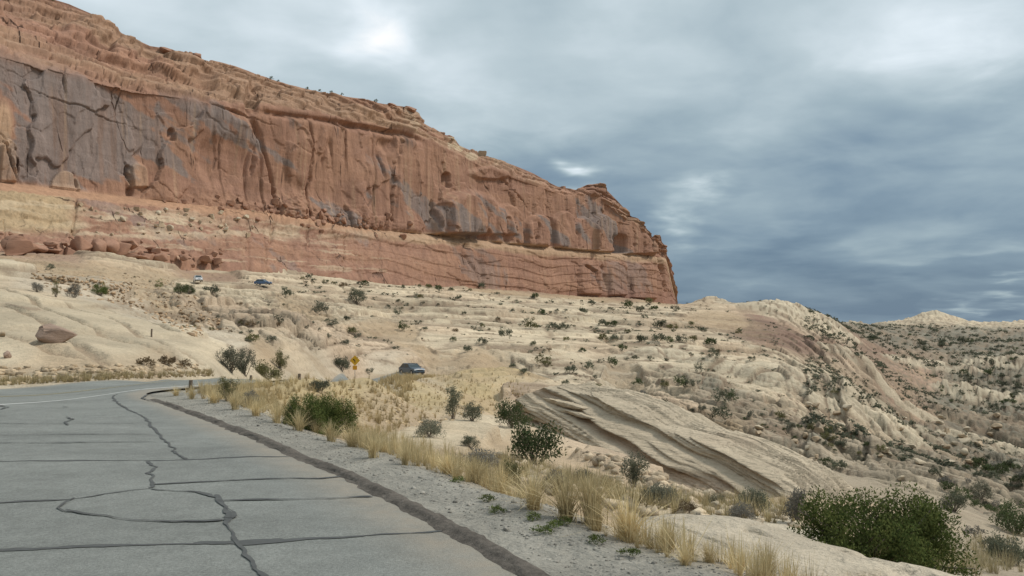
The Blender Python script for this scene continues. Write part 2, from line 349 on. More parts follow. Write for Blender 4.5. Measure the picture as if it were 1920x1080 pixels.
def seg_dist(x, y, line):
    d = np.full(x.shape, 1e9)
    for (ax, ay), (bx, by) in zip(line[:-1], line[1:]):
        vx, vy = bx - ax, by - ay; t = np.clip(((x - ax) * vx + (y - ay) * vy) / (vx * vx + vy * vy + 1e-9), 0, 1)
        d = np.minimum(d, np.hypot(x - ax - t * vx, y - ay - t * vy))
    return d
def inside(x, y, poly):
    c = np.zeros(x.shape, bool)
    for (ax, ay), (bx, by) in zip(poly, np.roll(poly, -1, 0)):
        c ^= ((ay > y) != (by > y)) & (x < (bx - ax) * (y - ay) / (by - ay + 1e-12) + ax)
    return c

# ------------------------------------------------------------------ terrain sheet (one sheet to the horizon)
phi = np.concatenate([np.linspace(-180, -44, 34)[:-1], np.linspace(-44, -34, 60)[:-1], np.linspace(-34, 34, 860), np.linspace(34, 44, 60)[1:], np.linspace(44, 180, 34)[1:]])
phi = np.radians(phi); lnr = np.concatenate([np.linspace(math.log(1.2), math.log(5), 24)[:-1], np.linspace(math.log(5), math.log(60), 180)[:-1], np.linspace(math.log(60), math.log(450), 420)[:-1], np.linspace(math.log(450), math.log(1100), 90)[:-1], np.linspace(math.log(1100), math.log(12000), 40)])
NP_, NR = len(phi), len(lnr)
PH, LR = np.meshgrid(phi, lnr, indexing='ij'); RR = np.exp(LR)
TX = (RR * np.sin(PH)); TY = (RR * np.cos(PH))
TZ0 = base_z(TX, TY).reshape(TX.shape)
tint, rocky = classes(TX, TY); tint = tint.reshape(*TX.shape, 3); rocky = rocky.reshape(TX.shape)
near = RR < 190
rd = np.full(TX.shape, 50.0); rin = np.zeros(TX.shape, bool)
xn, yn = TX[near], TY[near]
rin[near] = inside(xn, yn, ROADPOLY)
rdE = np.full(TX.shape, 50.0); rdE[near] = seg_dist(xn, yn, E_LINE[::5]); rdF = np.full(TX.shape, 50.0); rdF[near] = seg_dist(xn, yn, F_LINE[::2]); rd = np.minimum(rdE, rdF)
rd[rin] *= -1
keep = sstep(.6, 5.0, rd)             # 0 by the asphalt, 1 away from it
z = TZ0.copy()
# big swells
lod = lambda wl: sstep(1.5, 4, wl / (RR * .0016))
for wlen, amp in ((60, 1.3), (24, .55), (10, .22), (4.2, .12), (1.7, .07), (.7, .035)):
    k_ = np.clip(RR / (wlen * 4), .15, 1)
    z += amp * k_ * fbm(TX / wlen, TY / wlen, int(wlen * 10), 2) * keep * lod(wlen) * ((.55 + .6 * rocky) if wlen > 5 else (1 - .75 * rocky * (RR < 120)))
# cross-bedded sandstone: treads and risers along dipping beds
right = sstep(.28, .42, PH) * sstep(50, 90, RR)
dip = .05 * TX * (1 - right) + .34 * TX * right - .03 * TY * right
bw = 1.2 * fbm(TX / 70, TY / 30, 55, 3) + .25 * fbm(TX / 26, TY / 10, 56, 2)
rk = sstep(.30, .6, rocky + .12 * fbm(TX / (RR * .05 + 1), TY / (RR * .05 + 1), 57, 3))
bed_dark = np.zeros_like(z); seam = np.zeros_like(z)
domel = sstep(-.18, -.30, PH) * (RR < 100)
for per, wgt, sd in ((.30, .9, 1), (.75, .9, 2), (2.1, .95, 3), (5.0, .35, 4)):
    b = (z + dip + .35 * bw) / per + 1.6 * fbm(TX / (per * 45 + 8), TY / (per * 20 + 5), 60 + sd, 3)
    fr = b - np.floor(b); lay_ = np.floor(b); loc = sstep(.30, .52, vn(TX / (per * 16 + 6) + lay_ * 7.3, TY / (per * 30 + 10) + lay_ * 3.1, 70 + sd))
    vis = sstep(per * 12, per * 28, RR) * lod(per * 5) * (1 - sstep(18, 45, per * 1600 / RR * .12)) * (1 - .7 * domel) * (1 - .75 * sstep(.30, .38, PH) * (1 - sstep(85, 125, RR)))
    shape = np.where(fr < .05, fr / .05 * .55, .55 + .45 * (1 - (1 - (fr - .05) / .95) ** 2.0)) - fr
    z += per * wgt * (1 + .7 * right) * shape * rk * keep * vis * loc
    sm_k = np.maximum(1 - sstep(.0, .06, fr), sstep(.88, .97, fr)) * loc * rk * vis
    bed_dark += sm_k * (.5 if per < 2 else .3); seam = np.maximum(seam, sm_k * (per > .5) * sstep(60, 110, RR) * keep)
seam *= 1 - sstep(650, 900, RR)
A0 = P(1000, 795, 64); B0 = P(1440, 955, 37); axis = B0 - A0; Lx = float(np.linalg.norm(axis[:2])); ax = np.array((axis[0], axis[1], 0)) / Lx; back = np.array((-ax[1], ax[0], 0)); back = back if back[1] * .3 + back[0] > 0 else -back
os_ = (TX - A0[0]) * ax[0] + (TY - A0[1]) * ax[1]; oq = (TX - A0[0]) * back[0] + (TY - A0[1]) * back[1]
zax = A0[2] + axis[2] * np.clip(os_ / Lx, -.2, 1.2); om = sstep(-7, 1, os_) * (1 - sstep(Lx - 1, Lx + 6, os_)) * sstep(-9, -3.5, oq) * (1 - sstep(5, 11, oq)) * (1 - sstep(66, 90, RR))
z = z * (1 - om) + np.minimum(z, zax - .4 + .10 * np.maximum(oq, 0)) * om
S0 = np.array((1.35, 10.9)); S1 = np.array((4.9, 7.0)); sdist = seg_dist(np.where(RR < 20, TX, 999), TY, np.array([S0, S1])); z -= .45 * (1 - sstep(.9, 1.9, sdist)) * sstep(.5, 1.4, rd)
# jointed blocks and gullies
gl = ridged(TX / 38 + .4 * fbm(TX / 20, TY / 20, 5), TY / 55, 81, 3)
z -= 1.2 * sstep(.62, .95, gl) * sstep(70, 160, RR) * (1 - sstep(700, 1200, RR)) * keep * rocky
g3 = ridged(TX / 24 + .5 * fbm(TX / 12, TY / 12, 6), (TY - .25 * TX) / 11, 85, 3)
z -= .25 * sstep(.62, .93, g3) * sstep(60, 130, RR) * (1 - sstep(600, 900, RR)) * keep * rocky * lod(14)
g2 = ridged(TX / 9, TY / 14, 83, 2)
z -= .22 * sstep(.75, .97, g2) * sstep(28, 70, RR) * lod(6) * keep * rocky
# jumbled blocks on the canyon side and the rubble slopes
can = sstep(.36, .44, PH + .05 * fbm(TX / 40, TY / 40, 206, 2)) * sstep(40, 90, RR) * (1 - sstep(500, 900, RR))
wob = .05 * fbm(TX / 25, TY / 25, 207, 3)
can = np.maximum(can, .95 * sstep(.05, .16, PH + wob) * sstep(70, 95, RR) * (1 - sstep(125, 185, RR * (1 + 2 * wob))) * (1 - .9 * (om > .3)))
can = np.maximum(can, .6 * sstep(-.43, -.38, PH + wob) * (1 - sstep(-.24, -.14, PH + wob)) * sstep(75, 95, RR) * (1 - sstep(210, 270, RR)) * keep)
sel = (can > .01); mos = np.zeros_like(z); mosv = np.zeros_like(z) + .5
along = TX * .55 - TY * .83; across = TX * .83 + TY * .55
for sc, amp, sd in ((15.0, 1.6, 211), (7.0, 1.1, 213), (3.2, .55, 215)):
    hv, ed = blocks(along[sel] / (sc * 1.6) + .5 * fbm(TX[sel] / 20, TY[sel] / 20, sd + 9, 2), across[sel] / (sc * .62) + .4 * fbm(TX[sel] / 14, TY[sel] / 14, sd + 8, 2), sd)
    wk = can[sel] * lod(sc * 2)[sel] * keep[sel]
    z[sel] += amp * ((hv - .5) - .6 * (1 - sstep(.02, .16, ed))) * wk
    mos[sel] = np.maximum(mos[sel], (1 - sstep(.03, .15, ed)) * wk * (.55 + .45 * (hv > .4))); mosv[sel] += (hv - .5) * .35 * wk
cell = vn(TX / 2.6, TY / 2.6, 201) * vn(TX / 1.3, TY / 1.3, 202)
z += .5 * sstep(.32, .42, cell) * keep * (1 - rocky) * sstep(60, 110, RR) * lod(6)
domec = np.zeros_like(z)
for px_, py_, D_, rx_, ry_, h_, kind_ in ((1560, 790, 165, 17, 14, 4.6, 'r'), (1480, 745, 190, 14, 11, 3.2, 'r'), (1620, 800, 150, 11, 10, 2.8, 'r'), (1440, 600, 525, 34, 40, 3.0, 'r'), (1340, 578, 560, 18, 20, 1.5, 'r'), (1530, 612, 500, 26, 30, 2.0, 'r'), (1752, 606, 1000, 30, 40, 8, 'c'), (1802, 607, 985, 16, 18, 5, 'c'), (1600, 616, 900, 14, 30, 4, 'c'), (1655, 735, 330, 26, 14, 3.6, 'r'), (1750, 690, 520, 34, 18, 5, 'r'), (1830, 740, 430, 26, 18, 4.4, 'r'), (1890, 680, 560, 30, 24, 5, 'r'), (1690, 800, 240, 13, 9, 2.6, 'r'), (1840, 830, 290, 17, 11, 3.2, 'r'), (1360, 720, 178, 10, 7, 2.4, 'r'), (1260, 690, 190, 14, 8, 2.2, 'r')):
    q = P(px_, py_, D_); e2 = ((TX - q[0]) / rx_) ** 2 + ((TY - q[1]) / ry_) ** 2 + .25 * fbm(TX / (rx_ * .8), TY / (ry_ * .8), px_, 3); hh_ = np.clip(1 - e2, 0, 1) ** .85 if kind_ == 'r' else np.clip(1 - np.sqrt(np.maximum(e2, 0)), 0, 1)
    z += h_ * hh_ * (1 + .10 * fbm(TX / 3, TY / 3, px_ + 5, 3)); domec = np.maximum(domec, sstep(.02, .3, hh_))
def base_at(px, py):
    a, b = ray(px, py); ys = np.exp(np.linspace(math.log(4), math.log(900), 900)); zz = base_z(a * ys, ys); k = np.nonzero(EYE + b * ys <= zz)[0]
    k = k[0] if len(k) else 899; return (a * ys[k], ys[k])
joint = np.zeros_like(z)
for pts, w_, dp in (([(0, 552), (80, 592), (150, 625), (240, 655), (330, 682)], .22, .5), ([(120, 585), (200, 612), (300, 655), (380, 688)], .18, .35), ([(0, 585), (60, 612), (110, 640), (180, 680)], .25, .5), ([(200, 592), (280, 620), (330, 640)], .25, .5), ([(0, 640), (90, 668), (200, 690)], .2, .35), ([(150, 565), (230, 590), (300, 612)], .2, .4)):
    ln = np.array([base_at(*p) for p in pts]); lo, hi = ln.min(0) - 4, ln.max(0) + 4
    sl_ = (TX > lo[0]) & (TX < hi[0]) & (TY > lo[1]) & (TY < hi[1]); dd = seg_dist(TX[sl_] + .35 * fbm(TX[sl_] / 1.5, TY[sl_] / 1.5, 41, 2), TY[sl_], ln)
    z[sl_] -= .6 * dp * (1 - sstep(w_ * .4, w_ * 2.2, dd)); joint[sl_] = np.maximum(joint[sl_], 1 - sstep(w_ * .5, w_ * 1.6, dd))
    z[sl_] += dp * .3 * (1 - sstep(0, 3.2, dd))
ter = np.array([P(*q)[:2] for q in ((210, 494, 285), (300, 503, 303), (400, 513, 318), (500, 522, 338), (640, 535, 372), (760, 543, 400))])
terr = 1 - sstep(3, 9, seg_dist(TX, TY, ter)); terr[RR > 600] = 0
z = z * (1 - terr) + (TZ0 + .2) * terr
z -= .06 * (1 - sstep(.25, 1.1, rd))
z = np.where(rin, TZ0 - .06 - .04 * sstep(0, .8, -rd), z)
TZ = z
# ground colour: sandstone tints, iron staining, pale and brown patches, shade painted under ledges
c = tint.copy()
st = fbm(TX / (RR * .03 + 3), TY / (RR * .03 + 3), 300, 4)
c *= (1 + .16 * st)[..., None]
iron = sstep(.05, .5, fbm(TX / 26, TY / 40, 310, 4) + .15 * fbm(TX / 4, TY / 4, 311, 2))[..., None] * rocky[..., None] * sstep(40, 120, RR)[..., None]
c = c * (1 - .4 * iron) + np.array((.46, .32, .21)) * .4 * iron
soil = (1 - .6 * rocky)[..., None] * sstep(.35, .62, vn(TX / 7 + fbm(TX / 3, TY / 3, 3), TY / 5, 320) * (1 - .55 * rocky) + .25 * sstep(.7, .95, gl))[..., None] * sstep(25, 60, RR)[..., None]
c = c * (1 - .5 * soil) + np.array((.36, .255, .155)) * .5 * soil
sm = np.clip(sstep(.74, .93, g3) * sstep(60, 130, RR) * rocky + .8 * sstep(.78, .95, gl) * sstep(70, 160, RR) + joint, 0, 1)[..., None]
c = c * (1 - .6 * sm) + np.array((.25, .175, .115)) * .6 * sm
c = c * (1 - terr[..., None] * .8) + np.array((.54, .45, .315)) * .8 * terr[..., None]
dk = (.8 * domec)[..., None]; c = c * (1 - dk) + np.array((.50, .42, .30)) * (1 + .2 * fbm(TX / 8, TY / 8, 351, 3))[..., None] * dk; mos *= 1 - .7 * domec
c *= (1 + .5 * (mosv - .5))[..., None]
sv = np.clip(.9 * seam * sstep(.25, .5, vn(TX / 16, TY / 12, 321)), 0, 1)[..., None]; c = c * (1 - sv) + np.array((.205, .150, .098)) * sv  # dark soil in ledge seams, doubling as painted undercut shade
mv = (mos * .88)[..., None]; c = c * (1 - mv) + np.array((.175, .145, .10)) * mv
bb = z + np.where(domel > 0, .14 * TX, dip) + .35 * bw
l1 = fbm(bb / .42, (TX + TY) / 120, 341, 3); l2_ = fbm(bb / 1.5, (TX - TY) / 160, 342, 3); far_ = sstep(25, 60, RR) * keep * np.clip(rk + .25, 0, 1)
c *= (1 + (.20 * l1 + .26 * l2_) * far_)[..., None]
thin = np.clip(sstep(.80, .93, 1 - np.abs(vn(bb / .9, (TX + TY) / 90, 343) * 2 - 1)) * sstep(.40, .62, vn(TX / 14, TY / 10, 344)) + .8 * sstep(.82, .95, 1 - np.abs(vn(bb / .34, (TX - TY) / 70, 345) * 2 - 1)) * sstep(.48, .66, vn(TX / 9, TY / 7, 346)), 0, 1) * far_
z -= .30 * thin * sstep(60, 120, RR) * (1 - sstep(600, 800, RR)); TZ = z
tn = (.68 * thin)[..., None]; c = c * (1 - tn) + np.array((.24, .175, .12)) * tn
soil_shade = bed_dark[..., None]
soil_shade = np.clip(1.5 * soil_shade, 0, 1); c = c * (1 - .6 * soil_shade) + np.array((.25, .18, .125)) * .6 * soil_shade  # risers and ledge feet darkened: soil plus undercut shade put into the colour
grv = np.maximum((1 - sstep(1.0, 1.9, rdE + .35 * fbm(TX / .8, TY / .8, 330, 3))) * (1 - sstep(27, 34, RR)), rin * 1.0)[..., None]
c = c * (1 - grv) + np.array((.262, .245, .208)) * (1 + .18 * fbm(TX / .5, TY / .5, 331, 3))[..., None] * grv
ground = link('ground', mesh_np('ground', np.stack([TX, TY, TZ], -1).reshape(-1, 3), grid_faces(NP_, NR)[:, ::-1], M_TERRAIN, c.reshape(-1, 3), True))
ground['kind'] = 'structure'

def hz(x, y):
    x = np.asarray(x, float); y = np.asarray(y, float)
    fi = np.interp(np.arctan2(x, y), phi, np.arange(NP_)); fj = np.interp(np.log(np.maximum(np.hypot(x, y), 1.3)), lnr, np.arange(NR))
    i = np.minimum(fi.astype(int), NP_ - 2); j = np.minimum(fj.astype(int), NR - 2); a = fi - i; b = fj - j
    return (TZ[i, j] * (1 - a) + TZ[i + 1, j] * a) * (1 - b) + (TZ[i, j + 1] * (1 - a) + TZ[i + 1, j + 1] * a) * b
YS = np.exp(np.linspace(math.log(3.2), math.log(1600), 5000))
def at(px, py):
    a, b = ray(px, py)
    hit = np.nonzero(EYE + b * YS <= hz(a * YS, YS))[0]
    k = hit[0] if len(hit) else len(YS) - 1
    y = YS[k]; return np.array((a * y, y, float(hz(a * y, y))))

# ------------------------------------------------------------------ road surface, kerb, paint, crack sealing
def drape(xy, lift): return np.column_stack([xy, base_z(xy[:, 0], xy[:, 1]) + lift])
m, nt, b = new_mat('weathered_asphalt'); b.inputs['Roughness'].default_value = .85
r_ = nnode(nt, 'ShaderNodeRGB'); r_.outputs[0].default_value = (.205, .210, .192, 1)
cc = vary(nt, r_.outputs[0], add_noise(nt, 38, 4, .75).outputs[0], .62, 1.38)
cc = vary(nt, cc, add_noise(nt, .45, 6, .65, (.7, 1.3, 1)).outputs[0], .76, 1.2)
cc = vary(nt, cc, add_noise(nt, 4, 5, .7).outputs[0], .84, 1.14)
cc = vary(nt, cc, add_noise(nt, 160, 2, .7).outputs[0], .80, 1.2)
at_ = nnode(nt, 'ShaderNodeAttribute', attribute_name='Col'); mxs = nnode(nt, 'ShaderNodeMix', data_type='RGBA'); sn2 = add_noise(nt, 3.5, 6, .7)
mr_ = nnode(nt, 'ShaderNodeMath', operation='MULTIPLY'); nt.links.new(at_.outputs['Fac'], mr_.inputs[0]); nt.links.new(sn2.outputs[0], mr_.inputs[1]); nt.links.new(mr_.outputs[0], mxs.inputs[0])
nt.links.new(cc, mxs.inputs[6]); mxs.inputs[7].default_value = (.33, .275, .21, 1); nt.links.new(mxs.outputs[2], b.inputs['Base Color']); bump(nt, b, [(add_noise(nt, 70, 4, .7).outputs[0], .012, .8)])
M_ROAD = m
NT = 26
def resample(line, n):
    d = np.concatenate([[0], np.cumsum(np.hypot(*np.diff(line, axis=0).T))]); t = np.linspace(0, d[-1], n)
    return np.stack([np.interp(t, d, line[:, 0]), np.interp(t, d, line[:, 1])], 1)
e_ = E_LINE; f_dense = smooth_line(FAR_PTS, .15)
tE = np.linspace(0, 1, len(e_)); 
# pair the two edges by hand picked stations so that the strip follows the bend
def arclen_at(line, p): return int(np.argmin(np.hypot(line[:, 0] - p[0], line[:, 1] - p[1])))
pairs = [((30, -54), (10, -60)), ((7.4, -8), (-10, -10)), ((.31, 6.13), (-15, 5)), ((-3.94, 13.7), (-17.2, 15)), ((-8.8, 21.1), (-17.2, 24)), ((-9.8, 23.4), (-16.3, 28.4)), ((-9.15, 27), (-14.9, 31.8)), ((-8, 34), (-14.5, 36)), ((-8, 40), (-14.8, 42)), ((-9.5, 55), (-16.4, 56)), ((-12.7, 92), (-19.8, 93)), ((-12, 108), (-19, 112)), ((-3, 124), (-8, 131.5))]
ie = [arclen_at(e_, a) for a, _ in pairs]; jf = [arclen_at(f_dense, b2) for _, b2 in pairs]
jj = np.interp(np.arange(len(e_)), ie, jf); fl = np.stack([np.interp(jj, np.arange(len(f_dense)), f_dense[:, k]) for k in (0, 1)], 1)
nrm = np.gradient(e_, axis=0); nrm = np.stack([nrm[:, 1], -nrm[:, 0]], 1); nrm /= np.linalg.norm(nrm, axis=1, keepdims=True)   # points away from the asphalt
ragged = (.05 * fbm(np.arange(len(e_)) * .22 / .6, 0 * np.arange(len(e_)), 400, 3))[:, None]
ts = np.linspace(0, 1, NT)[None, :, None] ** 1.6
strip = (e_ + nrm * ragged)[:, None] * (1 - ts) + fl[:, None] * ts
xy = strip.reshape(-1, 2)
wr_ = np.linalg.norm(strip - (e_ + nrm * ragged)[:, None], axis=2); sand = np.clip(1.5 * (1 - sstep(.1, 1.1, wr_)) + 1.1 * sstep(.965, 1.0, ts[..., 0] * np.ones((len(e_), 1))), 0, 1)
road = link('road', mesh_np('road', drape(xy, 0.0), grid_faces(len(e_), NT), M_ROAD, np.repeat(sand.reshape(-1, 1), 3, 1), True)); road['kind'] = 'structure'

def ribbon(line, wid, lift, jitter=0, seed=0, ext=0):
    line = np.asarray(line, float); g = np.gradient(line, axis=0); nn = np.stack([g[:, 1], -g[:, 0]], 1); nn /= np.linalg.norm(nn, axis=1, keepdims=True) + 1e-9
    wid = np.asarray(wid, float) * np.ones(len(line)); s = np.arange(len(line))
    a = wid * (1 + jitter * fbm(s * .35, s * 0 + seed, 500 + seed, 2)); b2 = wid * (1 + jitter * fbm(s * .35, s * 0 + seed + 9, 600 + seed, 2))
    L = line + nn * a[:, None] / 2; R = line - nn * b2[:, None] / 2
    V = np.stack([drape(L, lift), drape(R, lift)], 1).reshape(-1, 3)
    i = np.arange(len(line) - 1) * 2
    return V, np.stack([i, i + 1, i + 3, i + 2], 1)
M_PAINT = flat_mat('worn_white_road_paint', (.62, .62, .58), .7, var=(.70, 1.05, 7))
M_YPAINT = flat_mat('worn_yellow_road_paint', (.42, .36, .20), .7, var=(.70, 1.05, 7))
V, Fq = ribbon(smooth_line(LINE_PTS, .4), .13, .005); link('white_edge_line', mesh_np('white_edge_line', V, Fq, M_PAINT), road)
mid = smooth_line([((a[0] + b2[0]) / 2, (a[1] + b2[1]) / 2) for a, b2 in (((-9.6, 5), (-15, 5)), ((-11.75, 16), (-17.2, 16)), ((-11.75, 19.6), (-17.1, 25)), ((-10.6, 23.7), (-16.3, 28.4)), ((-9.5, 27.2), (-14.7, 32)), ((-8.4, 34), (-14.5, 36)), ((-8.4, 40), (-14.8, 42)), ((-11.9, 75), (-18.5, 75)), ((-13.1, 92), (-19.8, 93)))], .4)
for off in (-.1, .1):
    g = np.gradient(mid, axis=0); nn = np.stack([g[:, 1], -g[:, 0]], 1); nn /= np.linalg.norm(nn, axis=1, keepdims=True)
    V, Fq = ribbon(mid + nn * off, .09, .005); link('yellow_centre_line', mesh_np('yellow_centre_line', V, Fq, M_YPAINT), road)
def gpix(px, py):            # a pixel of the photograph carried onto the level asphalt
    a, b2 = ray(px, py); D = -EYE / b2
    return (a * D, D)
M_TAR = flat_mat('tar_crack_sealant', (.066, .068, .064), .62, spec=.35, var=(.75, 1.3, 9))
cracks = [
    (.085, [(-260, 870), (0, 864), (180, 863), (345, 863), (420, 861), (540, 860)]), (.11, [(-300, 1040), (0, 1029), (150, 1025), (330, 1021), (440, 1021)]),
    (.085, [(440, 1022), (520, 1020), (640, 1013), (760, 1006), (838, 1000)]), (.17, [(360, 1021), (420, 1022), (470, 1023), (540, 1019)]), (.075, [(-260, 950), (0, 940), (60, 937), (120, 936), (180, 930), (240, 920), (282, 916)]),
    (.055, [(282, 916), (292, 908), (286, 895), (278, 888), (294, 876), (285, 870), (274, 864)]), (.06, [(345, 862), (332, 848), (318, 836), (310, 825), (298, 812), (284, 800), (275, 788), (262, 780), (240, 768), (222, 758), (212, 748), (214, 740), (222, 738)]),
    (.07, [(292, 908), (340, 907), (420, 905), (520, 903), (600, 901), (640, 897)]), (.065, [(286, 918), (330, 922), (370, 926), (398, 931), (408, 938)]),
    (.075, [(404, 932), (410, 944), (415, 957), (425, 968), (430, 985), (436, 1000), (446, 1018), (452, 1035), (466, 1053), (485, 1070), (505, 1090)]),
    (.055, [(412, 943), (470, 942), (540, 942), (610, 939), (700, 934)]), (.06, [(138, 933), (122, 942), (114, 952), (132, 960)]),
    (.07, [(120, 955), (150, 963), (200, 969), (250, 977), (320, 981), (380, 981), (420, 980)]), (.05, [(425, 958), (445, 964), (440, 976), (424, 972)]),
    (.05, [(-200, 836), (0, 832), (200, 830), (330, 828)]), (.05, [(-200, 820), (60, 817), (280, 814)]), (.05, [(-100, 798), (150, 796), (285, 795)]),
    (.07, [(128, 783), (136, 788), (124, 793), (131, 799)]), (.05, [(120, 762), (127, 763)]), (.07, [(-40, 774), (0, 770), (16, 765), (-6, 760)]), (.05, [(-60, 790), (-10, 784), (14, 781)]),
    (.06, [(300, 738), (278, 742), (268, 748), (276, 752), (290, 756)]), (.02, [(420, 802), (470, 803), (560, 805), (600, 808)])]
for k, (w_, pts) in enumerate(cracks):
    ln = np.array([gpix(*p) for p in pts]); d = np.concatenate([[0], np.cumsum(np.hypot(*np.diff(ln, axis=0).T))])
    t = np.linspace(0, d[-1], max(5, int(d[-1] / .045))); l2 = np.stack([np.interp(t, d, ln[:, 0]), np.interp(t, d, ln[:, 1])], 1)
    l2 += .05 * np.stack([fbm(t * 3.4, t * 0 + k, 700, 3), fbm(t * 3.4, t * 0 + k, 701, 4)], 1)
    wv = w_ * .62 * (1 + 1.1 * fbm(t * 2.6, t * 0 + k, 702, 3)); wv[0] *= .3; wv[-1] *= .3
    V, Fq = ribbon(l2, np.maximum(wv, .012), .004 + .0007 * k, .35, k)
    link('crack_sealant', mesh_np('crack_sealant', V, Fq, M_TAR), road)

# broken dark asphalt kerb between the pull-out and the gravel
m, nt, b = new_mat('crumbling_asphalt_kerb')
r_ = nnode(nt, 'ShaderNodeRGB'); r_.outputs[0].default_value = (.098, .084, .070, 1)
cc = vary(nt, r_.outputs[0], add_noise(nt, 14, 5, .7).outputs[0], .5, 1.6); cc = vary(nt, cc, add_noise(nt, 2.0, 4, .6).outputs[0], .75, 1.35)
nt.links.new(cc, b.inputs['Base Color']); bump(nt, b, [(add_noise(nt, 30, 4, .7).outputs[0], .02, .9)])
i0 = arclen_at(e_, (9, -11)); i1 = arclen_at(e_, (-8.6, 20.8)); kl = smooth_line(EDGE_PTS, .06); ka = arclen_at(kl, (9, -11)); kb = arclen_at(kl, (-8.6, 20.8)); kl = kl[ka:kb]
kg = np.gradient(kl, axis=0); kn = np.stack([kg[:, 1], -kg[:, 0]], 1); kn /= np.linalg.norm(kn, axis=1, keepdims=True)
s = np.arange(len(kl)) * .06
taper = np.minimum(1, np.minimum(s, s[::-1]) / 2.0)
prof = [(-.10, .002), (-.07, .010), (-.03, .022), (-.005, .045), (.03, .062), (.09, .070), (.14, .062), (.18, .036), (.21, .0), (.24, -.08)]
rows = []
for k, (o, h) in enumerate(prof):
    oo = o * .75 - .18 + .03 * fbm(s * 4.5, s * 0 + k * .45, 801, 4) * (1.6 if k < 3 else 1); hh = (.25 + .75 * sstep(.20, .36, vn(s * .9, s * 0, 803))) * (h * .65 + .02 * fbm(s * 7, s * 0 + k * .6, 802, 4) * (0 if k == 0 else 1)) * (taper * .6 + .4) 
    p2 = kl + kn * oo[:, None]; rows.append(np.column_stack([p2, base_z(p2[:, 0], p2[:, 1]) + np.where(k < 9, np.maximum(hh, .001), h)]))
kerb = link('kerb', mesh_np('kerb', np.stack(rows, 1).reshape(-1, 3), grid_faces(len(kl), len(prof))[:, ::-1], m, None, True), road)

# ------------------------------------------------------------------ cliff
def curve(pts):
    xs, ys = np.array(pts, float).T
    return lambda p: np.interp(p, xs, ys)
sky_c = curve([(-600, -330), (-300, -200), (0, -42), (60, -22), (100, -3), (130, 6), (185, 30), (205, 50), (240, 66), (282, 85), (300, 88), (358, 99), (372, 110), (440, 126), (520, 155), (600, 175), (680, 186), (720, 195), (760, 201), (783, 210), (792, 230), (825, 249), (852, 260), (862, 273), (900, 290), (940, 301), (1000, 326), (1045, 350), (1080, 356), (1100, 347), (1126, 343), (1140, 360), (1170, 390), (1195, 420), (1211, 442), (1214, 450), (1217, 441), (1238, 441), (1241, 457), (1247, 459), (1250, 478), (1256, 487), (1262, 515), (1267, 545), (1270, 566)])
rim_c = curve([(-600, -40), (-300, 40), (0, 105), (120, 135), (250, 166), (400, 195), (520, 208), (640, 224), (760, 246), (830, 276), (900, 310), (1000, 346), (1060, 368), (1120, 366), (1180, 418), (1210, 452), (1250, 484), (1270, 568)])
wb_c = curve([(-600, 270), (-300, 306), (0, 340), (150, 358), (290, 376), (450, 402), (640, 432), (800, 441), (1000, 462), (1200, 479), (1250, 483), (1256, 490), (1262, 520), (1270, 570)])
foot_c = curve([(-600, 420), (0, 470), (200, 482), (400, 494), (640, 520), (800, 530), (1000, 546), (1265, 564), (1270, 572)])
NU = 1080
pxs = np.linspace(-420, 1270, NU)
segs = [(-1, 0, 4), (0, 1, 66), (1, 2, 150), (2, 3, 12), (3, 4, 92), (4, 5, 5)]
def row_py(k, p):
    s0 = sky_c(p); r1 = np.maximum(rim_c(p), s0 + 1.5); w = np.maximum(wb_c(p), r1 + 1.5); be = w + np.interp(p, [0, 700, 1265], [16, 9, 4]); ft = np.maximum(foot_c(p), be + 2)
    return [s0, s0, r1, w, be, ft, ft + 22][k + 1]
def row_off(k, p):
    return [np.interp(p, [-420, 500, 1100, 1270], [-220, -200, -90, -60]), np.interp(p, [-420, 0, 400, 780, 830, 1000, 1100, 1270], [-60, -52, -34, -20, -34, -30, -8, -3]), np.interp(p, [0, 600, 1270], [-5, -4, -2]), 0 * p,
            np.interp(p, [0, 300, 700, 1270], [7, 8, 8, 4]), np.interp(p, [-420, 0, 300, 700, 900, 1270], [34, 32, 36, 30, 14, 8]), np.interp(p, [-420, 0, 300, 700, 900, 1270], [40, 38, 40, 34, 17, 10])][k + 1]
PY = []; OFF = []; ZONE = []
for a, b2, nn_ in segs:
    t = np.linspace(0, 1, nn_, endpoint=(b2 == 5))[None]
    if a == 0: sh = t ** .75
    elif a == 3: sh = t
    else: sh = t
    pa, pb = row_py(a, pxs)[:, None], row_py(b2, pxs)[:, None]; oa, ob = row_off(a, pxs)[:, None], row_off(b2, pxs)[:, None]
    PY.append(pa + (pb - pa) * t)
    if a == 0: oo = oa + (ob - oa) * (t ** 1.25)
    elif a == 3:
        left = (1 - sstep(650, 900, pxs))[:, None]; oo = oa + (ob - oa) * (t * left + (1 - left) * t ** .8)
    else: oo = oa + (ob - oa) * t
    OFF.append(oo); ZONE.append(np.full((NU, nn_), a) + t * .999 * np.ones((NU, 1)))
PY = np.concatenate(PY, 1); OFF = np.concatenate(OFF, 1); ZONE = np.concatenate(ZONE, 1); NV = PY.shape[1]
PXG = np.broadcast_to(pxs[:, None], PY.shape)
DD = cliffD(PXG) + np.maximum(PXG - 1246, 0) ** 2 * .25 - OFF
vv = (540 - PY) / F; YY = math.cos(PITCH) - vv * math.sin(PITCH); ZZ = math.sin(PITCH) + vv * math.cos(PITCH)
CXx = (PXG - 960) / F / YY * DD; CYy = DD; CZz = EYE + ZZ / YY * DD
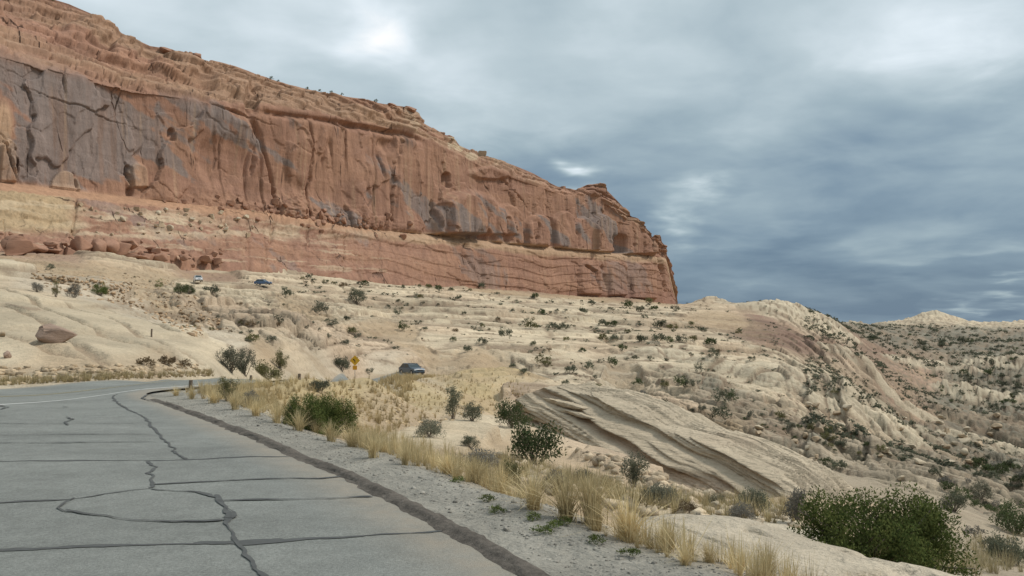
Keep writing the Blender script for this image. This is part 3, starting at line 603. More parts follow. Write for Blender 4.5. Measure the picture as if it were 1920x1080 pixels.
# rows behind the skyline sink a little so the top is a plateau
bk = ZONE < 0; CZz = np.where(bk, CZz[:, 4:5] - (-ZONE) * 16, CZz)
base_i = 4 + 66 + 150
U = np.concatenate([[0], np.cumsum(np.hypot(np.diff(CXx[:, base_i]), np.diff(CYy[:, base_i])))])[:, None] * np.ones((1, NV))
Zr = CZz - ZB
capm = sstep(0, .1, ZONE) * (1 - sstep(.92, 1.0, ZONE)); capm = np.where(ZONE < 0, 0, capm)
wall = sstep(.9, 1.08, ZONE) * (1 - sstep(1.95, 2.02, ZONE)); low = sstep(2.95, 3.05, ZONE)
benchm = sstep(1.97, 2.02, ZONE) * (1 - sstep(2.98, 3.05, ZONE))
Zd = Zr + np.where(ZONE < 1, .10 * U, .02 * U) + 2.0 * fbm(U / 45, Zr / 22, 900, 3)
Zd = np.where(ZONE > 2.9, Zr + .02 * U + .5 * fbm(U / 90, Zr / 60, 899, 2), Zd)
d = 3.2 * fbm(U / 55, Zr / 70, 901, 3) * (.4 + wall)
d += 1.3 * fbm(U / 13, Zr / 60, 902, 3) * (wall + .6 * low)
d += .35 * fbm(U / 4.0, Zr / 26, 903, 3) * (wall + .6 * low)
# plates that have spalled off: flat facets with sharp vertical edges
wu = .35 * fbm(U / 9, Zr / 9, 904, 3); wz = .35 * fbm(U / 9 + 50, Zr / 9, 906, 3)
hv, ed = blocks(U / 17 + wu, Zr / 30 + wz * .6, 905); d += (2.3 * (hv - .5) - .4 * (1 - sstep(.0, .05, ed)) * (hv > .6)) * wall
hv, ed = blocks(U / 7 + wu, Zr / 15 + wz, 907); d += (.9 * (hv - .5) - .4 * (1 - sstep(.0, .06, ed)) * (hv > .6)) * (wall * .9 + low * .6)
hv, ed = blocks(U / 15 + wu * 2, Zd / 3.6 + wz, 908); hb = hv; d += (2.6 * (hv - .5) - 1.2 * (1 - sstep(.0, .10, ed))) * capm
hv, ed = blocks(U / 6 + wu * 2, Zd / 1.6 + wz, 909); d += (.7 * (hv - .5) - .3 * (1 - sstep(.0, .12, ed))) * capm
hv, ed = blocks(U / 26 + wu, Zd / 7 + wz, 917); d += (.9 * (hv - .5) - .3 * (1 - sstep(.0, .05, ed))) * low
for wl_, am, sd in ((23, 2.6, 941), (11, 1.5, 943)):
    jn = np.abs(vn(U / wl_ + .25 * fbm(U / 20, Zr / 35, sd + 5, 2), Zr / 160, sd) * 2 - 1); on_ = sstep(.42, .62, vn(U / (wl_ * 2), Zr / 22, sd + 1))
    d -= am * (1 - sstep(.0, .07, jn)) * on_ * (wall + .55 * low)
strata = fbm(Zd / 3.4, U / 180, 910, 4); strata2 = fbm(Zd / 9, U / 220, 911, 3)
d += strata * (.6 * capm + .10 * wall + .35 * low) + strata2 * (1.0 * capm + .25 * wall + .7 * low)
ledge = Zd / 5.5 + .9 * fbm(U / 60, Zr / 30, 912, 2); lf = ledge - np.floor(ledge)
d += (sstep(.0, .12, lf) * (1 - lf)) * (1.9 * capm + .06 * wall + .5 * low)
rub = fbm(U / 3.2, Zr / 2.2, 913, 4)
leftap = 1 - sstep(560, 900, PXG)
d += low * leftap * 1.1 * np.abs(rub) + capm * .2 * rub
# overhang shadow gap under the cap
ov = np.exp(-((ZONE - 1.035) / .03) ** 2) * sstep(470, 520, PXG) * (1 - sstep(770, 800, PXG)); d -= 3.2 * ov
# rubble heaped against the foot of the wall
heap = np.exp(-((PXG - 560) / 170) ** 2) * sstep(1.72, 1.98, ZONE + .10 * fbm(U / 10, U * 0, 914, 3)) * (1 - sstep(2.9, 3.2, ZONE))
d *= 1.0
d += heap * (3.4 + 2.2 * np.abs(fbm(U / 3.0, Zr / 2.0, 915, 3)))
col_extra = np.zeros(PY.shape + (2,))   # [dark stain, fresh rock]
def lens(px, py, rx, ry, amp, hard=.35, fresh=0):
    global d
    e = np.sqrt(((PXG - px) / rx) ** 2 + ((PY - py) / ry) ** 2)
    mk = 1 - sstep(1 - hard, 1.0, e); d = d + amp * mk; col_extra[..., 1] += fresh * mk
def arch(px, top, bot, rx, amp, hard=.2, fresh=0):       # round headed panel standing proud (+) or recessed (-)
    global d
    ry = rx * 1.3; yc = top + ry
    e = np.where(PY < yc, np.sqrt(((PXG - px) / rx) ** 2 + ((PY - yc) / ry) ** 2), np.abs(PXG - px) / rx)
    mk = (1 - sstep(1 - hard, 1.0, e)) * (1 - sstep(bot - 2, bot + 3, PY)) * (ZONE < 2.0 + (bot > 480) * 2); d = d + amp * mk; col_extra[..., 1] += fresh * mk
def crack(pts, w, amp):
    global d
    pts = np.array(pts, float)
    lo = pts.min(0) - 14; hi = pts.max(0) + 14; sel = (PXG > lo[0]) & (PXG < hi[0]) & (PY > lo[1]) & (PY < hi[1]); sd = int(abs(pts[0, 0]) * 3 + pts[0, 1])
    X = PXG[sel] + 2.2 * fbm(PY[sel] / 16, PXG[sel] / 40, sd, 3); Y = PY[sel] + 3 * fbm(PXG[sel] / 16, PY[sel] / 40, sd + 1, 3)
    best = np.full(X.shape, 1e9); tt = np.zeros(X.shape); side = np.zeros(X.shape); n_ = len(pts) - 1
    for i, ((ax_, ay), (bx, by)) in enumerate(zip(pts[:-1], pts[1:])):
        vx, vy = bx - ax_, by - ay; t = np.clip(((X - ax_) * vx + (Y - ay) * vy) / (vx * vx + vy * vy), 0, 1); ds = np.hypot(X - ax_ - t * vx, Y - ay - t * vy)
        nb = ds < best; best = np.where(nb, ds, best); tt = np.where(nb, (i + t) / n_, tt); side = np.where(nb, np.sign((X - ax_) * vy - (Y - ay) * vx), side)
    tp = np.sin(np.clip(tt, 0, 1) * math.pi) ** .6 * (.55 + .9 * vn(tt * 7, tt * 0, sd + 5))
    d[sel] -= .75 * amp * tp * (1 - sstep(w * .2 * tp, w * .8 * tp + .3, best)) - .35 * amp * tp * (1 - sstep(0, 12, best)) * (side > 0)
arch(852, 358, 440, 48, 5.5, .16); arch(880, 352, 440, 92, 2.8, .14); arch(836, 322, 352, 7, -3.5, .4)
arch(1004, 400, 462, 26, 4.2, .18); arch(1028, 404, 462, 9, -2.0, .4); arch(905, 428, 452, 9, -2.4, .5); arch(945, 405, 456, 8, -1.8, .5)
arch(1055, 395, 468, 20, 3.0, .2); arch(1092, 405, 470, 22, 4.2, .22); arch(1130, 398, 472, 26, 4.8, .2); arch(1160, 434, 474, 13, -5.5, .3); arch(1198, 400, 476, 34, 4.4, .2); arch(950, 380, 458, 30, 2.4, .2); arch(1105, 486, 552, 22, 3.0, .15); arch(1155, 488, 554, 16, 3.0, .2); arch(1205, 488, 560, 26, 3.4, .18)
arch(820, 380, 440, 9, -3.0, .5); arch(245, 305, 366, 9, -2.2, .5); arch(262, 300, 350, 20, 1.6, .3, .4); arch(325, 236, 262, 7, -2.2, .5)
arch(122, 318, 358, 30, 1.5, .12, .5); lens(4, 235, 24, 62, 1.0, .6, .9); arch(14, 262, 342, 16, 1.4, .15, .35); lens(560, 300, 34, 60, 1.6, .5); lens(700, 360, 60, 70, 1.6, .4); lens(420, 300, 60, 60, -1.8, .5)
lens(235, 96, 34, 20, 3.5, .35); lens(330, 130, 60, 24, 2.6, .4); lens(430, 165, 46, 22, 2.6, .4); lens(560, 195, 60, 16, 2.6, .4); lens(690, 215, 70, 14, 2.4, .4); lens(170, 60, 60, 24, 2.8, .4)
lens(470, 190, 16, 34, -3.0, .4); lens(920, 325, 50, 14, 2.4, .4); lens(1120, 356, 20, 14, 3.0, .4)
for pts, w, a_ in (([(2, 262), (14, 300), (28, 340)], 4, 3), ([(24, 270), (30, 338)], 4, 3), ([(240, 300), (248, 330), (252, 366)], 4, 3), ([(0, 148), (120, 190), (240, 229), (300, 246)], 1.6, .6), ([(478, 275), (468, 335)], 4, 2), ([(582, 285), (578, 360)], 4, 2),
                   ([(120, 120), (124, 190)], 3, 1.2), ([(60, 60), (190, 110), (300, 140)], 5, 2.6), ([(0, 50), (130, 95)], 5, 2.6), ([(200, 40), (330, 92), (480, 150), (640, 190)], 4, 2.4), ([(280, 150), (380, 190), (520, 240)], 4, 1.6), 
                   ([(1000, 415), (994, 460)], 4, 3), ([(808, 372), (810, 438)], 4, 4), ([(1072, 415), (1076, 468)], 4, 2.4), ([(1112, 420), (1114, 470)], 3, 2.4), ([(1146, 425), (1150, 474)], 4, 3), ([(1184, 440), (1186, 476)], 3, 1.5),
                   ([(1088, 494), (1112, 510), (1122, 545)], 4, 2.6), ([(1128, 488), (1140, 545)], 4, 2.4), ([(1168, 490), (1178, 545)], 4, 2.6), ([(1234, 480), (1240, 500), (1250, 556)], 5, 4.5), ([(870, 470), (900, 530)], 3, 1.2), ([(960, 352), (980, 376)], 4, 1.6), ([(940, 330), (960, 352)], 5, 2),
                   ([(640, 375), (646, 430)], 6, 3.0), ([(1212, 440), (1213, 484)], 4, 4), ([(1241, 455), (1243, 484)], 3, 3), ([(340, 84), (344, 112)], 4, 3)):
    crack(pts, w, a_)
d *= sstep(1268, 1240, PXG) * .9 + .1 if False else 1.0
d = d * np.where(ZONE < 0, .3, 1)
du = np.stack([np.gradient(A_, axis=0) for A_ in (CXx, CYy, CZz)], -1); dv = np.stack([np.gradient(A_, axis=1) for A_ in (CXx, CYy, CZz)], -1)
nn = np.cross(du, dv); nn /= np.linalg.norm(nn, axis=-1, keepdims=True) + 1e-9
sgn = np.where((nn * np.stack([CXx, CYy, CZz * 0 - 50], -1)).sum(-1) > 0, -1, 1)[..., None]; nn = nn * sgn
# never push a wall outward into the sky along the skyline
CV = np.stack([CXx, CYy, CZz], -1) + nn * d[..., None]
# ---- rock colour: red sandstone, buff beds, dark desert varnish running down the face
RED = np.array((.312, .174, .120)); ORG = np.array((.358, .203, .132)); BUFF = np.array((.39, .265, .170)); CREAM = np.array((.56, .45, .31)); VARN = np.array((.215, .178, .160)); BROWN = np.array((.30, .165, .105))
def mixc(c, col, m): return c * (1 - m[..., None]) + col * m[..., None]
c = np.broadcast_to(RED, PY.shape + (3,)).copy()
c = mixc(c, ORG, sstep(-.2, .5, fbm(U / 25, Zr / 14, 920, 4)) * .7)
c = mixc(c, BROWN, sstep(.05, .6, strata + .4 * fbm(U / 30, Zr / 4, 921, 3)) * .5)
c = c * (1 + .22 * (hb - .5) * capm)[..., None]
c = mixc(c, BUFF, capm * sstep(-.25, .45, strata2 + .5 * fbm(U / 40, Zr / 12, 922, 3) + .10) * .5)
c = mixc(c, CREAM, np.exp(-((PXG - 845) / 70) ** 2) * capm * sstep(-.15, .2, fbm(U / 14, Zr / 5, 923, 3)) * .9)
streak = fbm(U / 3.0, Zr / 60, 924, 4); streak2 = fbm(U / 9, Zr / 80, 925, 3)
def g2d(px, py, sx, sy): return np.exp(-((PXG - px) / sx) ** 2 - ((PY - py) / sy) ** 2)
reg = .82 * g2d(90, 230, 150, 95) + .72 * g2d(250, 215, 130, 55) + .7 * g2d(180, 300, 110, 50) + .65 * g2d(370, 260, 90, 60) + .75 * g2d(735, 390, 90, 50) + .35 * g2d(880, 400, 60, 40) + .5 * g2d(1000, 430, 90, 35) + .65 * g2d(1110, 435, 80, 40) + .35 * g2d(930, 505, 90, 25) + .45 * g2d(1170, 510, 60, 30) + .4 * g2d(690, 300, 60, 40) + .7 * g2d(50, 120, 80, 20)
vmask = sstep(.34, .52, reg * .78 + 1.0 * fbm(U / 26 + Zr / 18, (Zr + .35 * U) / 13, 926, 5) + .16 * streak - .04) * (wall + .5 * low)
c = mixc(c, VARN * np.array((1, 1.02, 1.04)), np.clip(vmask, 0, 1) * (.80 + .16 * np.clip(streak, -1, 1)))
drip = sstep(.22, .55, streak + .5 * streak2) * wall * sstep(.02, .3, ZONE - 1) * (.35 + .3 * vn(U / 30, Zr / 50, 927))
c = mixc(c, BROWN * .75, drip * .8)
pal = sstep(.3, .6, fbm(U / 2.4 + 40, Zr / 50, 928, 4)) * (wall + low * .5) * .35
c = mixc(c, BUFF * 1.12, pal)
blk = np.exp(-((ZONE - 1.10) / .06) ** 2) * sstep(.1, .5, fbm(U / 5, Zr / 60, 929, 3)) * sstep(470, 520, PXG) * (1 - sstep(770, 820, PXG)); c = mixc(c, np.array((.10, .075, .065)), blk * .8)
c = mixc(c, BUFF * 1.15, np.clip(sstep(1.96, 2.0, ZONE) * (1 - sstep(3.05, 3.16, ZONE + .05 * fbm(U / 8, U * 0, 940, 2))) * sstep(560, 800, PXG), 0, 1) * .85)
c = mixc(c, np.array((.50, .30, .18)), np.clip(benchm * (1 - sstep(600, 800, PXG)), 0, 1) * .5)
lt = low * (1 - sstep(110, 175, PXG + 20 * fbm(U / 20, Zr / 8, 930))); c = mixc(c, np.array((.43, .32, .19)), lt * (1 - sstep(425, 445, PY)) * .85)
crm = low * g2d(270, 420, 130, 20) * 1.3 + low * g2d(520, 440, 200, 10) * .7
c = mixc(c, CREAM, np.clip(crm * sstep(-.15, .25, fbm(U / 14, Zd / 2.2, 931, 4) + .05), 0, 1) * .85)
c = mixc(c, CREAM, low * sstep(.28, .5, fbm(U / 30, Zd / 1.6, 932, 3)) * .45 * leftap)
c = mixc(c, np.array((.50, .33, .21)), np.clip(col_extra[..., 1], 0, 1) * .8)
c = mixc(c, np.array((.27, .14, .10)), low * sstep(538, 552, PY) * sstep(1000, 1080, PXG) * .6)
c *= (1 + .10 * fbm(U / 1.6, Zr / 1.6, 933, 3))[..., None]
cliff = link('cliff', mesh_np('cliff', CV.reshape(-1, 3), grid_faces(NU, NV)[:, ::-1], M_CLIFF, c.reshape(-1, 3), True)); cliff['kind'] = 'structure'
def on_cliff(px, py):        # nearest cliff vertex to a pixel of the photograph
    e = (PXG - px) ** 2 + (PY - py) ** 2 + (ZONE < 0) * 1e6
    i, j = np.unravel_index(np.argmin(e), e.shape); return CV[i, j]


# ------------------------------------------------------------------ plants
def leaves(rng, pts, size, asp, up, cols):
    """one diamond leaf at each point"""
    n = len(pts); dr = rng.normal(size=(n, 3)); dr[:, 2] = np.abs(dr[:, 2]) * .6 + up; dr /= np.linalg.norm(dr, axis=1, keepdims=True)
    sd = np.cross(dr, rng.normal(size=(n, 3))); sd /= np.linalg.norm(sd, axis=1, keepdims=True)
    L = size * rng.uniform(.6, 1.4, (n, 1)); W = L * asp
    V = np.stack([pts, pts + dr * L * .5 + sd * W * .5, pts + dr * L, pts + dr * L * .5 - sd * W * .5], 1).reshape(-1, 3)
    return V, np.arange(n * 4).reshape(-1, 4), np.repeat(cols, 4, 0)
PAL = {'juniper': ((.058, .078, .036), (.105, .122, .058)), 'leafy': ((.058, .082, .026), (.165, .185, .062)), 'sage': ((.125, .125, .092), (.210, .205, .150)),
       'olive': ((.115, .112, .052), (.195, .180, .090)), 'grey': ((.150, .142, .122), (.240, .222, .190)), 'scrub': ((.088, .096, .068), (.155, .158, .108)), 'brown': ((.14, .10, .065), (.22, .165, .10))}
def tube(path, r0, r1, k=4):
    path = np.asarray(path, float); n = len(path); g = np.gradient(path, axis=0); g /= np.linalg.norm(g, axis=1, keepdims=True) + 1e-9
    a = np.cross(g, (0.31, .2, .9)); a /= np.linalg.norm(a, axis=1, keepdims=True) + 1e-9; b = np.cross(g, a); rr = np.linspace(r0, r1, n)[:, None]
    ring = [path + rr * (math.cos(t) * a + math.sin(t) * b) for t in np.arange(k) * 2 * math.pi / k]
    V = np.stack(ring, 1).reshape(-1, 3); i = np.arange(n - 1)[:, None] * k; j = np.arange(k)[None]; j2 = (j + 1) % k
    return V, np.stack([i + j, i + j2, i + k + j2, i + k + j], -1).reshape(-1, 4)
def cat(parts):
    V = []; Fc = []; C = []; o = 0
    for p in parts:
        V.append(p[0]); Fc.append(p[1] + o); o += len(p[0])
        if len(p) > 2: C.append(p[2])
    return np.concatenate(V), np.concatenate(Fc), (np.concatenate(C) if C else None)
def make_shrub(kind, seed, n_leaf, leaf, height, n_clump, form='dome', stems=True):
    """a shrub about 1 wide: leaf clumps through the crown's volume, on branching stems"""
    rng = np.random.default_rng(seed); lo, hi = np.array(PAL[kind][0]), np.array(PAL[kind][1])
    cl = []
    for _ in range(n_clump):
        if form == 'dome':
            a = rng.uniform(0, 2 * math.pi); e = rng.uniform(.05, 1) ** .8; r = rng.uniform(.45, 1) * math.sqrt(max(0, 1 - (e * .85) ** 2)) * .40
            cl.append((math.cos(a) * r, math.sin(a) * r, height * (.12 + .70 * e * rng.uniform(.62, 1.2)), rng.uniform(.07, .135) if n_clump > 60 else rng.uniform(.10, .19)))
        elif form == 'lobed':
            lx, ly, lw, lh = [(-.25, .02, .22, .95), (-.05, .05, .24, .90), (.14, -.02, .23, 1.0), (.30, .0, .18, .78), (.0, -.12, .28, .70), (-.30, -.08, .18, .65)][_ % 6]
            a = rng.uniform(0, 2 * math.pi); e = rng.uniform(.02, 1); r = lw * rng.uniform(.5, 1.05) * math.sqrt(max(0, 1 - (e * .9) ** 2))
            cl.append((lx + math.cos(a) * r, ly + math.sin(a) * r, height * lh * (.08 + .86 * e), rng.uniform(.055, .10)))
        elif form == 'spiky':
            a = rng.uniform(0, 2 * math.pi); r = rng.uniform(0, .42); t = rng.uniform(.25, 1)
            cl.append((math.cos(a) * r * (.5 + .5 * t), math.sin(a) * r * (.5 + .5 * t), height * t * (1 - .5 * r), rng.uniform(.07, .13)))
        else:      # tree
            t = rng.uniform(.16, 1); r = rng.uniform(.2, 1) * .42 * (1.05 - t) ** .55; a = rng.uniform(0, 2 * math.pi)
            cl.append((math.cos(a) * r, math.sin(a) * r, height * t * .92, rng.uniform(.10, .17)))
    cl = np.array(cl); w = cl[:, 3] ** 2; idx = rng.choice(len(cl), n_leaf, p=w / w.sum())
    dv = rng.normal(size=(n_leaf, 3)); dv /= np.linalg.norm(dv, axis=1, keepdims=True); rad = cl[idx, 3] * rng.uniform(0, 1, n_leaf) ** .45
    pts = cl[idx, :3] + dv * rad[:, None] * np.array((1, 1, .8 if form == 'dome' else 1.5)); pts[:, 2] = np.maximum(pts[:, 2], .01)
    tone = np.clip(rng.normal(.45, .25, (n_leaf, 1)) + (rng.uniform(-.38, .38, len(cl))[idx])[:, None], 0, 1)
    V, Fq, C = leaves(rng, pts, leaf, .42, .5, lo + (hi - lo) * tone)
    fol = mesh_np('shrub_foliage', V, Fq, M_LEAF, C)
    st = None
    if stems:
        tb = []
        for k in rng.choice(len(cl), min(len(cl), 34 if n_leaf > 9000 else 16), replace=False):
            e = cl[k, :3]; b = np.array((rng.normal(0, .03), rng.normal(0, .03), -.05)); m1 = b * .5 + e * .5 + rng.normal(0, .04, 3); m1[2] = max(m1[2], .03)
            t = np.linspace(0, 1.12, 6)[:, None]; tb.append(tube((1 - t) ** 2 * b + 2 * t * (1 - t) * m1 + t * t * e, .010 if n_leaf > 9000 else .013, .003))
        V, Fq, _ = cat(tb); st = mesh_np('shrub_stems', V, Fq, M_BARK)
    return fol, st
LIB = {}
def lib(kind, form, height, detail):
    key = (kind, form, round(height, 1), detail)
    if key not in LIB:
        nl, lf, nc = {'hi': (40000, .018, 140), 'mid': (2600, .045, 40), 'low': (420, .095, 16)}[detail]
        LIB[key] = [make_shrub(kind, hash_(key) + 71 * v, nl, lf, round(height, 1), nc, form, detail != 'low') for v in range({'hi': 1, 'mid': 2, 'low': 4}[detail])]
    return LIB[key]
def hash_(key): return sum(ord(ch) * (i + 3) for i, ch in enumerate(str(key))) % 100000
def put_shrub(pos, width, height, kind, form, detail, label, group=None, name='shrub', catg='shrub'):
    fs = lib(kind, form, max(.2, min(2.0, height / width)), detail); fol, st = fs[random.randrange(len(fs))]
    sc = (width, width * random.uniform(.85, 1.1), width); rz = random.uniform(0, 6.28) if detail != 'hi' else (.1 if pos[1] < 18 else 2.9)
    if st is None:
        o = link(name, fol, None, pos - np.array((0, 0, .02 * width)), (0, 0, rz), sc)
    else:
        o = link(name, None, None, pos - np.array((0, 0, .02 * width)), (0, 0, rz), sc)
        link('crown' if form == 'tree' else 'foliage', fol, o); link('trunk' if form == 'tree' else 'stems', st, o)
    return tag(o, label, catg, group)
HUE = {'scrub': 'grey green', 'juniper': 'dark green', 'olive': 'olive', 'brown': 'brown', 'sage': 'pale grey', 'grey': 'twiggy grey', 'leafy': 'bright green'}
def sized(t): return 'tiny' if t < .25 else 'small' if t < .55 else 'large'
SL = 'shrub dotting the pale slickrock slope below the cliff'; SG = 'shrubs dotting the pale slickrock slope'
SHR = [  # px, base py, width px, height px, kind, form, detail, label, group
    (1642, 1064, 298, 122, 'leafy', 'lobed', 'hi', 'big dark green leafy bush growing below the pale rock slab by the road', None),
    (598, 812, 128, 64, 'leafy', 'lobed', 'hi', 'dense green bush standing in the yellow grass beside the gravel verge', None),
    (425, 752, 46, 40, 'olive', 'spiky', 'mid', 'olive bush at the tip of the grass where the road bends', None),
    (1003, 868, 120, 72, 'juniper', 'dome', 'mid', 'wide dark green juniper bush left of the layered outcrop', None), (960, 802, 70, 46, 'juniper', 'dome', 'mid', 'round dark green juniper bush just uphill of the wide one', None),
    (850, 786, 52, 58, 'scrub', 'spiky', 'mid', 'tall grey green pointed shrub on the grassy slope', None), (886, 789, 46, 32, 'scrub', 'dome', 'mid', 'low shrub touching the tall pointed shrub on the grassy slope', None),
    (806, 820, 58, 28, 'sage', 'dome', 'mid', 'flat grey sage shrub on the sandy patch below the grassy slope', None), (882, 841, 38, 27, 'scrub', 'dome', 'mid', 'small dark round shrub on the bare sand', None),
    (1190, 918, 66, 58, 'scrub', 'spiky', 'mid', 'ragged dark shrub in front of the layered outcrop', None), (1240, 948, 84, 34, 'sage', 'dome', 'mid', 'wide low grey shrub at the foot of the layered outcrop', None),
    (1412, 962, 62, 46, 'scrub', 'dome', 'mid', 'dark shrub at the lower end of the layered outcrop', None), (1392, 985, 62, 38, 'grey', 'dome', 'mid', 'twiggy grey shrub beyond the pale rock slab', None), (1475, 922, 46, 22, 'sage', 'dome', 'mid', 'low sage shrub past the end of the layered outcrop', None),
    (1156, 818, 24, 50, 'grey', 'tree', 'mid', 'thin upright bush growing on top of the layered outcrop', None), (905, 880, 70, 34, 'grey', 'dome', 'mid', 'bare grey twiggy shrub behind the roadside grass', None), (1310, 1000, 50, 30, 'grey', 'spiky', 'mid', 'thin grey shrub rooted in the pale rock slab', None),
    (432, 697, 58, 42, 'sage', 'spiky', 'mid', 'tall dusky shrub at the foot of the smooth slickrock dome', None), (458, 703, 52, 40, 'scrub', 'spiky', 'mid', 'dusky shrub beside the road below the slickrock dome', None), (500, 710, 64, 24, 'olive', 'dome', 'mid', 'low olive shrub where the slickrock dome meets the road', None),
    (640, 694, 40, 25, 'scrub', 'dome', 'mid', 'dark bushy shrub left of the yellow road sign', None), (525, 692, 38, 30, 'olive', 'spiky', 'mid', 'pale olive shrub on the rock above the road bend', None), (600, 735, 44, 22, 'scrub', 'dome', 'mid', 'blue grey shrub sprawling on the yellow grass mound', None), (468, 760, 34, 28, 'grey', 'dome', 'mid', 'blue grey shrub in the grass by the green bush', None),
    (1095, 905, 44, 24, 'sage', 'dome', 'mid', 'grey sage shrub on the sand behind the tall grass tufts', None), (1040, 912, 50, 26, 'grey', 'dome', 'mid', 'dead looking grey shrub behind the verge grass', None), (1290, 962, 46, 20, 'brown', 'dome', 'mid', 'small brown shrub at the back edge of the pale slab', None), (1345, 948, 40, 20, 'sage', 'dome', 'mid', 'low sage shrub between the outcrop and the pale slab', None),
    (955, 905, 66, 30, 'olive', 'spiky', 'mid', 'straggly olive shrub mixed into the verge grass', None), (1885, 1058, 84, 48, 'scrub', 'dome', 'mid', 'dusky shrub in the dry grass right beside the big leafy bush', None), (1905, 1000, 90, 55, 'juniper', 'dome', 'mid', 'dark juniper bush in the gully past the big leafy bush', None), (1790, 960, 60, 36, 'scrub', 'dome', 'mid', 'shrub showing over the top of the big leafy bush', None), (1838, 935, 50, 30, 'sage', 'dome', 'mid', 'pale sage shrub on the gully side above the big leafy bush', None), (1495, 985, 70, 55, 'grey', 'spiky', 'mid', 'grey twiggy shrub touching the big leafy bush', None),
    (693, 702, 16, 12, 'scrub', 'dome', 'low', 'tiny dark shrub on the pale rock just right of the yellow sign', None),
    (275, 685, 38, 12, 'brown', 'dome', 'low', 'low brown shrub in the row on the roadside rock ledge', 'row of brown shrubs on the roadside ledge'), (314, 685, 42, 14, 'brown', 'dome', 'low', 'low brown shrub in the row on the roadside rock ledge', 'row of brown shrubs on the roadside ledge'), (346, 690, 28, 14, 'brown', 'dome', 'low', 'low brown shrub in the row on the roadside rock ledge', 'row of brown shrubs on the roadside ledge'),
    (187, 554, 36, 22, 'leafy', 'dome', 'mid', 'round bright green bush on the crest of the slickrock dome', None), (336, 551, 30, 19, 'juniper', 'dome', 'mid', 'left of two green junipers standing side by side under the white car', None), (354, 552, 26, 17, 'juniper', 'dome', 'mid', 'right of two green junipers standing side by side under the white car', None),
    (297, 540, 16, 14, 'leafy', 'dome', 'low', 'small green bush on the rubble slope', None), (138, 558, 32, 24, 'grey', 'dome', 'mid', 'grey twiggy bush on the crest of the slickrock dome', None), (105, 557, 22, 30, 'olive', 'spiky', 'mid', 'upright olive bush on the crest of the slickrock dome', None), (70, 548, 24, 18, 'grey', 'dome', 'mid', 'pale grey shrub on the crest of the slickrock dome', None),
    (396, 550, 34, 13, 'scrub', 'dome', 'low', 'flat dark shrub right of the twin junipers', None), (536, 556, 28, 22, 'scrub', 'dome', 'low', 'dark shrub below the blue car', None), (95, 506, 18, 11, 'scrub', 'dome', 'low', 'lone small shrub on the tan rubble slope', None),
    (361, 473, 15, 22, 'juniper', 'tree', 'mid', 'lone upright juniper tree at the foot of the cliff', None),
    (668, 568, 38, 26, 'scrub', 'dome', 'mid', 'large grey green shrub on the upper slickrock', None), (643, 539, 19, 10, 'brown', 'dome', 'low', 'reddish brown shrub on the pale terrace under the cliff', None), (602, 588, 38, 28, 'sage', 'dome', 'low', 'grey shrub in the hollow left of the slickrock swell', None)]
SHR += [(a, b, w, h, random.choice(('scrub', 'juniper', 'scrub', 'olive')), 'dome', 'low', SL, SG) for a, b, w, h in (
    (746, 596, 20, 22), (756, 622, 24, 16), (995, 618, 30, 18), (1036, 617, 28, 12), (1058, 617, 26, 11), (948, 636, 34, 19), (903, 646, 24, 11), (1340, 674, 24, 21), (1148, 689, 28, 18), (1070, 699, 26, 14), (1105, 697, 26, 20), (1012, 685, 24, 20), (1026, 688, 20, 12),
    (1128, 611, 22, 10), (1146, 612, 24, 9), (1236, 615, 30, 14), (1262, 617, 22, 9), (1205, 641, 28, 12), (1236, 642, 30, 16), (1256, 642, 22, 12), (1278, 643, 26, 12), (1130, 640, 24, 11), (1150, 640, 22, 12), (1332, 645, 28, 9), (1310, 700, 22, 20), (1275, 730, 30, 19), (1293, 730, 24, 20), (1246, 727, 22, 14), (1196, 724, 22, 14),
    (1234, 771, 38, 32), (1352, 758, 40, 26), (1376, 755, 30, 20), (1352, 793, 42, 32), (1178, 580, 26, 15), (1200, 585, 22, 12), (1266, 588, 20, 20), (1110, 572, 20, 10), (1095, 587, 22, 9), (1226, 583, 20, 10), (1300, 640, 20, 10), (1385, 628, 15, 15), (1410, 678, 16, 13), (1565, 743, 16, 16), (1416, 884, 24, 38), (1572, 883, 36, 19), (1548, 888, 22, 14),
    (1016, 590, 22, 8), (1092, 660, 18, 8), (1166, 655, 22, 7), (1190, 673, 16, 7), (1220, 675, 14, 8), (1296, 612, 16, 8), (1318, 622, 18, 8), (788, 560, 16, 8), (860, 560, 14, 7), (870, 590, 12, 6), (960, 585, 12, 6), (905, 615, 14, 7), (850, 640, 16, 8), (876, 660, 24, 12), (1000, 648, 14, 8), (1062, 640, 14, 8), (1120, 730, 18, 9), (1060, 722, 18, 9), (980, 700, 20, 9), (960, 690, 18, 9))]
for px, py, w, h, kind, form, det, lab, grp in SHR:
    if lab == SL: lab = f"{sized((w - 10) / 26)} {HUE[kind]} {SL}"
    p = at(px, py); k = p[1] / F
    nm, ct = ('juniper_tree', 'tree') if form == 'tree' and kind == 'juniper' else ('shrub', 'shrub')
    put_shrub(p, w * k * 1.12, h * k * 1.12, kind, form, det, lab, grp, nm, ct)
def seam_at(x, y):
    i = np.clip(np.interp(np.arctan2(x, y), phi, np.arange(NP_)).astype(int), 0, NP_ - 1); j = np.clip(np.interp(np.log(np.hypot(x, y)), lnr, np.arange(NR)).astype(int), 0, NR - 1); return seam[i, j]
dn = lambda x, y: sstep(.48, .68, vn(x / 34, y / 34, 1001) * .75 + vn(x / 9, y / 9, 1002) * .45)
